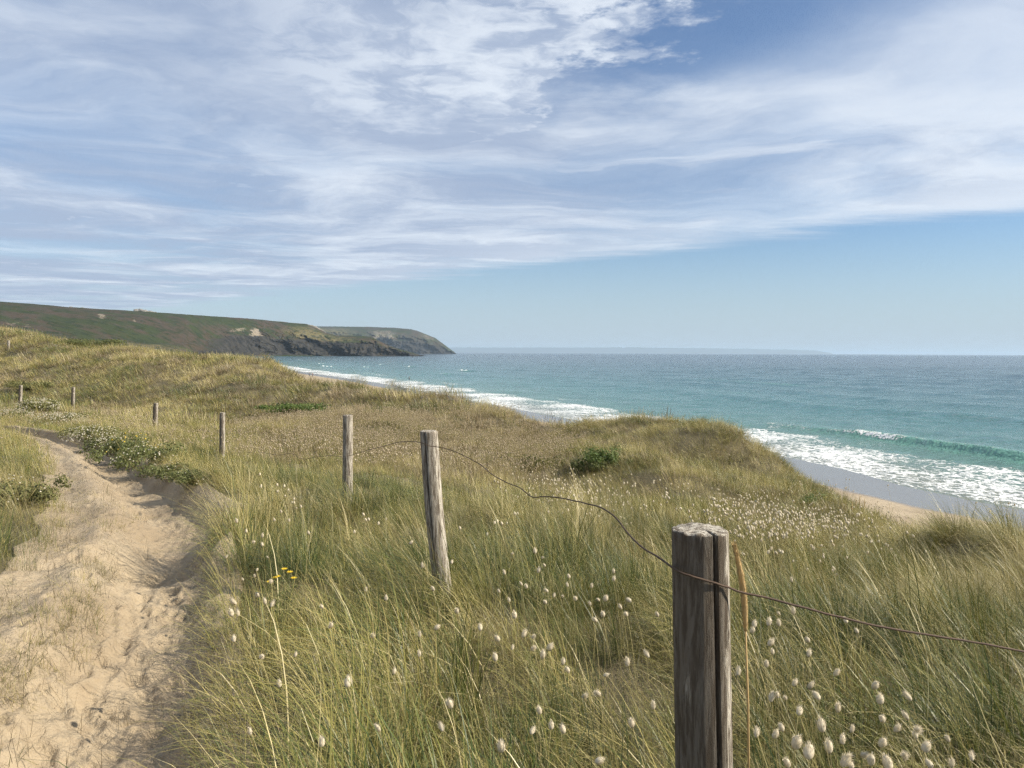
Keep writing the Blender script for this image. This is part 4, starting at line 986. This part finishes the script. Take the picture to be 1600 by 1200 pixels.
def post(px0, py0, px1, py1, d, r, label, group, seed, bark=.6, crack=None, curve=0.0, ns=56, nr=60, sink=.5):
    """px0,py0 the top, px1,py1 where it leaves the grass"""
    top = at(px0, py0, d); bot = at(px1, py1, d); bot = bot + (bot - top) / max(np.linalg.norm(bot - top), .1) * sink
    o0 = np.array([bot[0], bot[1], bot[2]]); ax = top - bot; Lh = np.linalg.norm(ax); V = []; bk = []
    ang = np.linspace(0, 2 * np.pi, ns, endpoint=False)
    if crack is not None:      # concentrate edge loops at the split
        ca = crack[0]; ang = np.sort((np.concatenate([np.linspace(ca + .11, ca + 2 * np.pi - .11, ns - 9), ca + np.array([-.085, -.06, -.04, -.02, 0, .02, .04, .06, .085])])) % (2 * np.pi))
    fr = np.linspace(0, 1, nr)
    for f in fr:
        c = ax * f + np.array([curve * math.sin(math.pi * f), 0, 0])
        rr = r * (1.06 - .07 * f) * (1 + .045 * fbm(ang * 1.3 * 0 + np.cos(ang) * 1.6 + seed, np.sin(ang) * 1.6 + f * 1.1, 3, seed)
                   + .014 * fbm(np.cos(ang) * 9 + seed, np.sin(ang) * 9 + f * 2.2, 2, seed + 1))
        if crack is not None:
            dev = crack[3] * (f - .5); da = np.angle(np.exp(1j * (ang - crack[0])))
            rr = rr * (1 - crack[2] * np.exp(-((da - dev * 0) / crack[1]) ** 4))
        zt = np.zeros(ns)
        if f > .985: zt = .006 * fbm(np.cos(ang) * 2.5 + seed, np.sin(ang) * 2.5, 3, seed + 2)
        V.append(np.stack([c[0] + rr * np.cos(ang), c[1] + rr * np.sin(ang), c[2] + zt], 1))
        bk.append(sstep(-.25, .35, np.cos(ang - 3.95)))
    V = np.array(V); bk = np.array(bk)
    # sawn, weathered top
    rings = []
    for q in (.93, .75, .5, .25):
        t = V[-1].copy(); cc = ax; t[:, :2] = cc[:2] + (t[:, :2] - cc[:2]) * q; t[:, 2] = ax[2] + .003 + .005 * fbm(t[:, 0] * 45 + seed, t[:, 1] * 45, 3, seed + 4) + .004 * (1 - q)
        rings.append(t)
    allV = np.concatenate([V.reshape(-1, 3)] + rings + [np.array([[ax[0], ax[1], ax[2] + .008]])]); nn = nr + len(rings)
    idx = np.arange(nn * ns).reshape(nn, ns); Fc = [(idx[i, j], idx[i, (j + 1) % ns], idx[i + 1, (j + 1) % ns], idx[i + 1, j]) for i in range(nn - 1) for j in range(ns)]
    Fc += [(idx[-1, j], idx[-1, (j + 1) % ns], len(allV) - 1) for j in range(ns)]; Fc.append(tuple(idx[0, ::-1]))
    bka = np.concatenate([bk.ravel(), np.zeros(len(allV) - bk.size)])
    me = new_mesh('fence_post', allV, Fc, mat_post('weathered_post_%d' % seed, bark, seed), True, {'bark': bka})
    me.set_sharp_from_angle(angle=R(50))
    return obj('fence_post', me, loc=o0, label=label, category='post', group=group)
def build_fence():
    G = 'old fence posts along the path'
    # crack given as the angle (0 = +x, -90 deg faces the camera), half width, depth
    post(1094, 829, 1100, 1200, 1.58, .060, 'thick split fence post in the right foreground, cracked from top to bottom', G, 3, .9, crack=(R(-72), .075, .62, 0), sink=.75, ns=96, nr=90)
    post(670, 674, 694, 905, 4.95, .060, 'pale leaning fence post with frayed top, second nearest', G, 5, .45, crack=(R(-112), .07, .3, 0), curve=-.02, sink=.45)
    post(543.5, 649, 543, 765, 8.7, .058, 'upright weathered post in the meadow, third nearest', G, 7, .4, sink=.45)
    post(347.5, 645, 347, 712, 16, .058, 'thin dark post standing in yellow-green meadow right of the path bend', G, 9, .8, ns=24, nr=24)
    post(243.5, 630, 242, 670, 24.5, .075, 'dark post in straw grass behind the white flowering bushes', G, 11, .9, ns=20, nr=20)
    post(114.5, 605, 114, 634, 35, .075, 'short dark post at the foot of the left dune', G, 13, .9, ns=16, nr=14)
    post(32.5, 602, 31.5, 630, 38, .085, 'dark stub of a post at the left, with a chipped top', G, 15, .9, ns=16, nr=14)
    post(13.5, 532, 13.5, 551, 57, .09, 'tiny pale post high on the left dune, right one of a pair', G, 17, .3, ns=14, nr=12)
    post(7, 536, 6.5, 552, 58, .09, 'tiny pale post high on the left dune, left one of a pair', G, 19, .3, ns=14, nr=12)
    # wire
    pts = [(2300, 1120, 1.9), (1900, 1080, 1.75), (1600, 1018, 1.62), (1520, 1003, 1.60), (1450, 992, 1.585), (1370, 978, 1.57), (1300, 961, 1.555), (1240, 945, 1.545), (1190, 932, 1.54), (1160, 926, 1.535), (1138, 918, 1.527), (1120, 912, 1.520), (1097, 905, 1.516), (1075, 899, 1.520), (1056, 890, 1.545),
           (1030, 872, 1.66), (1000, 852, 1.80), (985, 838, 1.90), (965, 812, 2.05), (945, 796, 2.2), (925, 789, 2.35), (900, 783, 2.55), (870, 777, 2.8), (848, 776, 3.0), (833, 777, 3.15), (822, 770, 3.3), (812, 762, 3.42), (795, 755, 3.6), (770, 742, 3.9), (752, 727, 4.2), (735, 717, 4.4), (710, 705, 4.7), (688, 699, 4.86), (672, 697, 4.885), (657, 691.5, 4.90),
           (640, 690, 5.2), (622, 691, 5.6), (600, 697, 6.3), (580, 702, 7.0), (560, 708, 7.8), (550, 711, 8.55), (543, 712, 8.62), (535, 713, 8.6), (515, 712, 9.0), (495, 714, 9.3), (478, 717, 9.6), (468, 716, 9.75), (460, 710, 9.9), (450, 709, 10.1), (435, 711, 10.4), (415, 708, 10.8), (405, 706, 11.0)]
    P = np.array([at(a, b, d) for a, b, d in pts]); P = catmull3(P, 5); P = P + .0022 * np.stack([fbm(np.arange(len(P)) * .21, np.zeros(len(P)), 3, s) for s in (1, 2, 3)], 1)
    V, Fc = tube(P, .0024, 7)
    m, n, b, _ = material('rusty_wire'); Q = n.add('ShaderNodeNewGeometry').outputs['Position']
    n.put(b.inputs['Base Color'], n.mix(n.noise(Q, 60, 4, .6), (0.035, 0.024, 0.018), (0.12, 0.075, 0.048))); b.inputs['Roughness'].default_value = .75; b.inputs['Metallic'].default_value = .3
    obj('fence_wire', new_mesh('fence_wire', V, Fc, m), label='single rusty kinked wire strung along the fence posts', category='wire')
def catmull3(P, per):
    P = np.vstack([2 * P[0] - P[1], P, 2 * P[-1] - P[-2]]); o = []
    for i in range(1, len(P) - 2):
        t = np.linspace(0, 1, per, endpoint=False)[:, None]
        o.append(0.5 * (2 * P[i] + (P[i + 1] - P[i - 1]) * t + (2 * P[i - 1] - 5 * P[i] + 4 * P[i + 1] - P[i + 2]) * t ** 2 + (3 * P[i] - P[i - 1] - 3 * P[i + 1] + P[i + 2]) * t ** 3))
    o.append(P[-2][None]); return np.vstack(o)

# ------------------------------------------------------------------ herbs, bushes, flowers
def leaf_cloud(a, c, rad, n, size, mi=0, lumps=6, flat=1.0, up=.3):
    lp = [np.array([rng.normal(0, .5) * rad[0], rng.normal(0, .5) * rad[1], rng.uniform(.2, .8) * rad[2]]) for _ in range(lumps)]
    for i in range(n):
        l = lp[int(rng.integers(0, lumps))]; v = rng.normal(0, 1, 3); v /= np.linalg.norm(v) + 1e-9
        p = np.array(c) + l + v * np.array(rad) * (.22 + .22 * ((l[0] * 7.13) % 1)) * rng.uniform(.35, 1.15); p[2] = max(p[2], c[2] + .01)
        nn = v + np.array([0, 0, up]) + rng.normal(0, .5, 3); nn /= np.linalg.norm(nn); s = np.cross(nn, rng.normal(0, 1, 3)); s /= np.linalg.norm(s) + 1e-9; t = np.cross(nn, s)
        z = size * rng.uniform(.6, 1.3)
        a.add([p - s * z, p + t * z * .45 + nn * z * .1, p + s * z, p - t * z * .45 + nn * z * .1], [(0, 1, 2, 3)], mi)
def flower_cloud(a, c, rad, n, size, mi=0):
    for i in range(n):
        v = rng.normal(0, 1, 3); v[2] = abs(v[2]); v /= np.linalg.norm(v)
        p = np.array(c) + v * np.array(rad) * rng.uniform(.75, 1.08)
        V, Fc = ellipsoid(p, v + [0, 0, .6], size * .45, size * rng.uniform(.7, 1.2), 4, 6); a.add(V, Fc, mi)
def stems_under(a, c, rad, n, r):
    for i in range(n):
        q = rng.normal(0, .45, 2) * np.array(rad[:2]); e = np.array(c) + [q[0], q[1], rad[2] * rng.uniform(.5, 1.0)]
        b = np.array(c) + [q[0] * .3, q[1] * .3, -.05]
        V, Fc = tube([b, (b + e) / 2 + rng.normal(0, .03, 3), e], [r, r * .8, r * .5], 4); a.add(V, Fc)
def bush(name, px, py, rad, label, cat, leafm, nleaf, lsize, flowers=None, group=None, h=0.12, dmin=3, dmax=60, lumps=15):
    p = drop(px, py, h, dmin, dmax); z = ground1(p[0], p[1])
    e = bpy.data.objects.new(name, None); COL.objects.link(e); e.location = (p[0], p[1], z); e['label'] = label; e['category'] = cat
    if group: e['group'] = group
    a = Acc(); leaf_cloud(a, (0, 0, 0), rad, nleaf, lsize, lumps=lumps); obj('foliage', a.mesh('foliage', [leafm]), e, kind='stuff')
    a = Acc(); stems_under(a, (0, 0, 0), rad, 14, .004 + lsize * .06); obj('stems', a.mesh('stems', [M_STEM], True), e, kind='stuff')
    if flowers:
        m, n, s = flowers; a = Acc(); flower_cloud(a, (0, 0, rad[2] * .25), (rad[0] * .95, rad[1] * .95, rad[2] * .85), n, s); obj('flowers', a.mesh('flowers', [m], True), e, kind='stuff')
    return e
def build_plants():
    W = 'white flowering bushes by the path'
    bush('flowering_bush', 92, 662, (1.0, .7, .45), 'broad bush dusted with white flowers below the short dark post', 'bush', M_LEAFP, 2200, .03, (M_WHITE, 520, .017), W)
    bush('flowering_bush', 20, 652, (1.0, .6, .4), 'white flowered bush at the left edge above the path bend', 'bush', M_LEAFP, 2000, .035, (M_WHITE, 320, .02), W)
    bush('flowering_bush', 60, 640, (1.0, .7, .55), 'white flowered bush behind the bend, beside the left dune foot', 'bush', M_LEAFP, 1800, .045, (M_WHITE, 240, .024), W)
    bush('flowering_bush', 145, 685, (.75, .5, .38), 'white flowered bush hanging over the far right edge of the path', 'bush', M_LEAFP, 2000, .026, (M_WHITE, 320, .014), W)
    bush('flowering_bush', 178, 700, (.55, .4, .32), 'small white flowered bush left of the yellow one', 'bush', M_LEAF, 2000, .028, (M_WHITE, 160, .015), W)
    bush('flowering_bush', 226, 720, (.55, .5, .38), 'low bush with few white flowers right of the yellow one', 'bush', M_LEAF, 2200, .026, (M_WHITE, 90, .014), W)
    bush('yellow_flowering_bush', 208, 708, (.5, .45, .45), 'bush with bright yellow flowers on the right bank of the path', 'bush', M_LEAF, 1800, .028, (M_YEL, 26, .016))
    bush('dark_herb', 300, 748, (.40, .32, .22), 'dark leafy herb on the bank where the path widens', 'herb', M_LEAF, 2400, .020, (M_WHITE, 24, .010))
    bush('dark_herb', 262, 734, (.38, .3, .22), 'dark leafy herb left of the sandy shelf, nearer the bend', 'herb', M_LEAF, 2000, .020, (M_WHITE, 30, .010))
    bush('leafy_shrub', 22, 788, (.42, .32, .34), 'pale leafy shrub on the left bank of the path', 'shrub', M_LEAFP, 2600, .020, (M_WHITE, 60, .010), h=.05)
    bush('bramble_bush', 948, 722, (.46, .42, .46), 'bright green bramble bush on the hump right of centre', 'bush', M_LEAFB, 2600, .030)
    bush('bramble_bush', 922, 730, (.42, .36, .32), 'dark green bramble growing left of the bright bush', 'bush', M_LEAF, 1900, .030)
    bush('low_shrub', 55, 606, (1.9, 1.2, .55), 'yellow-green low shrub on the left dune above the dark stub post', 'shrub', M_LEAFP, 2600, .06)
    bush('low_shrub', 140, 541, (3.0, 1.4, .6), 'dark green low shrub along the crest of the left dune', 'shrub', M_LEAF, 3600, .07, h=.1, lumps=14)
    bush('low_shrub', 470, 642, (1.9, 1.1, .45), 'green low shrub at the foot of the second dune ridge', 'shrub', M_LEAFB, 2600, .07)
    bush('low_shrub', 1262, 782, (.4, .35, .25), 'light green herb in the drift of white seed heads', 'shrub', M_LEAFB, 900, .025)
    bush('low_shrub', 830, 724, (.7, .5, .3), 'small yellow-green herb in the hollow beside the wire', 'shrub', M_LEAFP, 1200, .035)
    # yellow flowers in the near grass
    p = drop(442, 892, .42, 2, 9); z = ground1(p[0], p[1])
    e = bpy.data.objects.new('ragwort', None); COL.objects.link(e); e.location = (p[0], p[1], z); e['label'] = 'yellow flowering herb in the grass right of the path'; e['category'] = 'flower'
    for k, (dx, dy, dz) in enumerate([(.01, 0, .43), (-.055, .02, .37), (-.07, -.02, .36), (.06, .02, .37), (.03, .04, .40), (-.03, .0, .385)]):
        V, Fc = tube([np.array([dx * .2, dy * .2, -.03]), np.array([dx * .5, dy * .5, dz * .6]), np.array([dx, dy, dz])], [.003, .0022, .0015], 5); obj('stem', Acc().add(V, Fc).mesh('stem', [M_LEAF], True), e)
        a = Acc()
        for j in range(11):
            q = j / 11 * 6.283; u = np.array([math.cos(q), math.sin(q), .15]); s = np.array([-math.sin(q), math.cos(q), 0]); c = np.array([dx, dy, dz])
            a.add([c + u * .003 - s * .002, c + u * .016 - s * .004, c + u * .020 + [0, 0, .002], c + u * .016 + s * .004, c + u * .003 + s * .002], [(0, 1, 2, 3, 4)])
        V, Fc = ellipsoid(np.array([dx, dy, dz + .002]), [0, 0, 1], .004, .006, 4, 8); a.add(V, Fc); obj('flower', a.mesh('flower', [M_YEL]), e)
    a = Acc(); leaf_cloud(a, (0, 0, .05), (.09, .09, .3), 160, .012); obj('foliage', a.mesh('foliage', [M_LEAF]), e, kind='stuff')
    # ripe spike beside the nearest post
    tip = at(1147, 852, 1.72); foot = at(1170, 1215, 1.72); mid = at(1165, 985, 1.72)
    e = bpy.data.objects.new('marram_spike', None); COL.objects.link(e); e.location = foot; e['label'] = 'tall ripe golden grass spike beside the nearest post'; e['category'] = 'grass flower'
    low = foot + np.array([.01, 0, -.35])
    V, Fc = tube([low - foot, (foot + mid) / 2 - foot + np.array([.002, 0, 0]), mid - foot], [.0032, .0028, .0022], 6); obj('stem', Acc().add(V, Fc).mesh('stem', [M_SPIKE], True), e)
    cv = catmull3(np.array([mid, at(1163, 940, 1.72), at(1157, 895, 1.72), tip]), 8) - foot; rad = .0062 * np.sin(np.linspace(.12, 1, len(cv)) * np.pi * .97) ** .55 + .001
    V, Fc = tube(cv, rad, 10); a = Acc().add(V, Fc)
    for i in range(900):
        k = int(rng.integers(0, len(cv) - 1)); q = rng.uniform(0, 6.28); r = rad[k]; o_ = np.array([math.cos(q), math.sin(q), 0]); p = cv[k] + (cv[k + 1] - cv[k]) * rng.uniform() + o_ * r * .8
        s = np.array([-math.sin(q), math.cos(q), 0]) * .0009; a.add([p - s, p + s, p + o_ * rng.uniform(.002, .006) + np.array([-.001, 0, rng.uniform(.006, .014)])], [(0, 1, 2)])
    obj('spike', a.mesh('spike', [M_SPIKE], True), e)
    # reddish dock spikes on the seaward rim
    for i, (px, py) in enumerate([(1336, 792), (1342, 790), (1349, 795), (1330, 800), (1216, 740), (1316, 745)]):
        p = drop(px, py + 14, .30, 5, 24); z = ground1(p[0], p[1])
        e = bpy.data.objects.new('seed_spike', None); COL.objects.link(e); e.location = (p[0], p[1], z); e['category'] = 'plant'; e['group'] = 'brown seed spikes on the dune rim'
        e['label'] = 'thin brown seed spike standing out on the seaward dune rim against the beach'
        V, Fc = tube([np.array([0, 0, -.03]), np.array([.01, 0, .35]), np.array([rng.normal(0, .04), 0, .62])], [.004, .0035, .002], 5); obj('stem', Acc().add(V, Fc).mesh('stem', [M_STEM], True), e)
        V, Fc = ellipsoid(np.array([.01, 0, .56]), [0, 0, 1], .10, .007, 6, 6); obj('seed_head', Acc().add(V, Fc).mesh('seed_head', [M_SPIKE], True), e)

# ------------------------------------------------------------------ rocks on the headland, reefs at its tip
def rock_group(name, px, py, d, parts, label, seed, mat):
    c = at(px, py, d); e = bpy.data.objects.new(name, None); COL.objects.link(e); e.location = c; e['label'] = label; e['category'] = 'rock'
    for i, (dx, dz, sx, sy, sz) in enumerate(parts):
        bm = bmesh.new(); bmesh.ops.create_icosphere(bm, subdivisions=3, radius=1)
        for v in bm.verts:
            q = np.array(v.co); f = 1 + .28 * float(fbm(np.array([q[0] * 1.4 + seed + i]), np.array([q[1] * 1.4 + q[2]]), 3, seed)[0]); v.co = Vector((q[0] * sx * f, q[1] * sy * f, q[2] * sz * f))
        me = bpy.data.meshes.new('boulder'); bm.to_mesh(me); bm.free(); me.materials.append(mat); obj('boulder', me, e, (dx, rng.normal(0, 2), dz))
def build_rocks():
    m, n, b, _ = material('lichen_rock'); P = n.add('ShaderNodeTexCoord').outputs['Object']
    n.put(b.inputs['Base Color'], n.mix(n.smooth(n.noise(P, .8, 5, .65), .35, .65), (0.10, 0.095, 0.085), (0.34, 0.315, 0.27))); b.inputs['Roughness'].default_value = .9
    n.put(b.inputs['Normal'], n.bump(n.noise(P, 1.5, 5, .7), 1, .8))
    dk, n2, b2, _ = material('dark_reef'); b2.inputs['Base Color'].default_value = (.035, .033, .03, 1); b2.inputs['Roughness'].default_value = .6
    P = n2.add('ShaderNodeTexCoord').outputs['Object']; n2.put(b2.inputs['Normal'], n2.bump(n2.noise(P, .9, 5, .7), 1, .8))
    rock_group('rock_outcrop', 222, 486.5, 1440, [(-10, 0, 6, 5, 4.5), (-3, 1, 6, 5, 4), (5, -.5, 7, 6, 3.5), (14, -1.5, 7, 5, 3), (22, -2.5, 6, 4, 2.2)], 'jagged rock outcrop on the skyline of the headland', 41, m)
    rock_group('rock_outcrop', 110, 481.5, 1380, [(-1, 0, 4, 4, 3.2), (3, -.6, 3, 3, 2)], 'small knob of rock on the skyline at the left, smaller of two', 43, m)
    rock_group('rock_outcrop', 127, 482.5, 1385, [(0, 0, 5, 4, 3), (5, -.8, 5, 4, 2)], 'small humped rock on the skyline between the knob and the outcrop', 45, m)
    rock_group('rock_outcrop', 492, 511, 1915, [(-16, 2, 7, 5, 4), (-8, 0, 6, 5, 5), (0, -2, 7, 6, 5), (8, -6, 7, 5, 4), (15, -10, 6, 5, 4), (22, -14, 7, 5, 3)], 'pale boulders spilling down the shoulder of the headland', 47, m)
    rock_group('reef', 655, 555, 1830, [(-8, 0, 9, 6, 3), (2, -1, 6, 5, 2)], 'dark reef at the tip of the headland', 49, dk)
    rock_group('reef', 660, 555.5, 1800, [(0, 0, 4, 3, 1.5)], 'tiny rock in the sea off the headland tip', 51, dk)

# ------------------------------------------------------------------ people far down the beach
def person(px, py, d, ztop_ground, label, top, legs, pose, facing):
    c = at(px, py, d); g = ztop_ground if ztop_ground is not None else c[2]
    bm = bmesh.new(); sk = bm.verts.layers.skin.verify()
    st, arm = pose
    J = {'pel': (0, 0, .95, .13), 'ch': (0, .02, 1.32, .16), 'nk': (0, .02, 1.50, .06), 'hd': (0, .03, 1.66, .105), 'tp': (0, .02, 1.76, .07),
         'sl': (-.19, .02, 1.42, .065), 'el': (-.26, .06, 1.14, .045), 'wl': (-.24, .10 + arm, .92, .035), 'sr': (.19, .02, 1.42, .065), 'er': (.26, -.02, 1.14, .045), 'wr': (.25, .02 - arm, .90, .035),
         'hl': (-.10, 0, .90, .09), 'kl': (-.11, .10 * st, .50, .065), 'al': (-.11, .02 * st + .12 * st, .08, .045), 'fl': (-.11, .14 * st + .16, .03, .035),
         'hr': (.10, 0, .90, .09), 'kr': (.11, -.04 * st, .50, .065), 'ar': (.11, -.22 * st, .08, .045), 'fr': (.11, -.20 * st + .14, .03, .035)}
    B = {}
    for k, (x, y, z, r) in J.items():
        v = bm.verts.new((x, y, z)); v[sk].radius = (r, r * .85); B[k] = v
    B['pel'][sk].use_root = True
    for a, b_ in [('pel', 'ch'), ('ch', 'nk'), ('nk', 'hd'), ('hd', 'tp'), ('ch', 'sl'), ('sl', 'el'), ('el', 'wl'), ('ch', 'sr'), ('sr', 'er'), ('er', 'wr'), ('pel', 'hl'), ('hl', 'kl'), ('kl', 'al'), ('al', 'fl'), ('pel', 'hr'), ('hr', 'kr'), ('kr', 'ar'), ('ar', 'fr')]:
        bm.edges.new((B[a], B[b_]))
    me = bpy.data.meshes.new('person'); bm.to_mesh(me); bm.free()
    m, n, b, _ = material('clothed_body'); z = n.xyz(n.add('ShaderNodeTexCoord').outputs['Object'])[2]
    cc = n.mix(n.smooth(z, .93, .95), legs, top); cc = n.mix(n.smooth(z, 1.50, 1.52), cc, (.45, .28, .2)); cc = n.mix(n.smooth(z, 1.70, 1.72), cc, (.04, .03, .02))
    n.put(b.inputs['Base Color'], cc); b.inputs['Roughness'].default_value = .8; me.materials.append(m)
    o = obj('person', me, loc=(c[0], c[1], g), label=label, category='person', group='people far along the beach'); o.rotation_euler = (0, 0, facing)
    o.modifiers.new('skin', 'SKIN'); s = o.modifiers.new('sub', 'SUBSURF'); s.levels = s.render_levels = 1
def build_people():
    for px, top, legs, rot, lab in ((483.5, (.05, .06, .09), (.03, .035, .05), .4, 'person in dark clothes walking on the far beach, left of two'), (488.5, (.16, .10, .08), (.05, .05, .06), .7, 'person in brownish top walking on the far beach, right of two')):
        d = 300.0
        for _ in range(6):
            c = at(px, 590, d); s, _a = polydist(COAST, np.array([c[0]]), np.array([c[1]])); g = float(beach_z(s)[0]); d = (EYE - g) / -ray(px, 590)[2] if ray(px, 590)[2] < 0 else d
        person(px, 590, d, g, lab, top, legs, (.9, .06), rot)
    d = EYE / -ray(639.5, 594)[2]
    person(639.5, 594, d, -.45, 'person in dark swimwear standing in the shallow surf', (.06, .05, .05), (.04, .04, .05), (.5, .03), 1.2)

YP, TP, ZP = path_rows
def path_height(x, y):
    t, _, _ = path_t(x, y); j = np.clip((t - TP[0]) / (TP[1] - TP[0]), 0, len(TP) - 1).astype(int); i = np.clip(np.searchsorted(YP, y), 0, len(YP) - 1)
    return ZP[i, j] - .03
build_fence()
build_plants()
build_rocks()
build_people()
build_grass()
build_hares_tails()
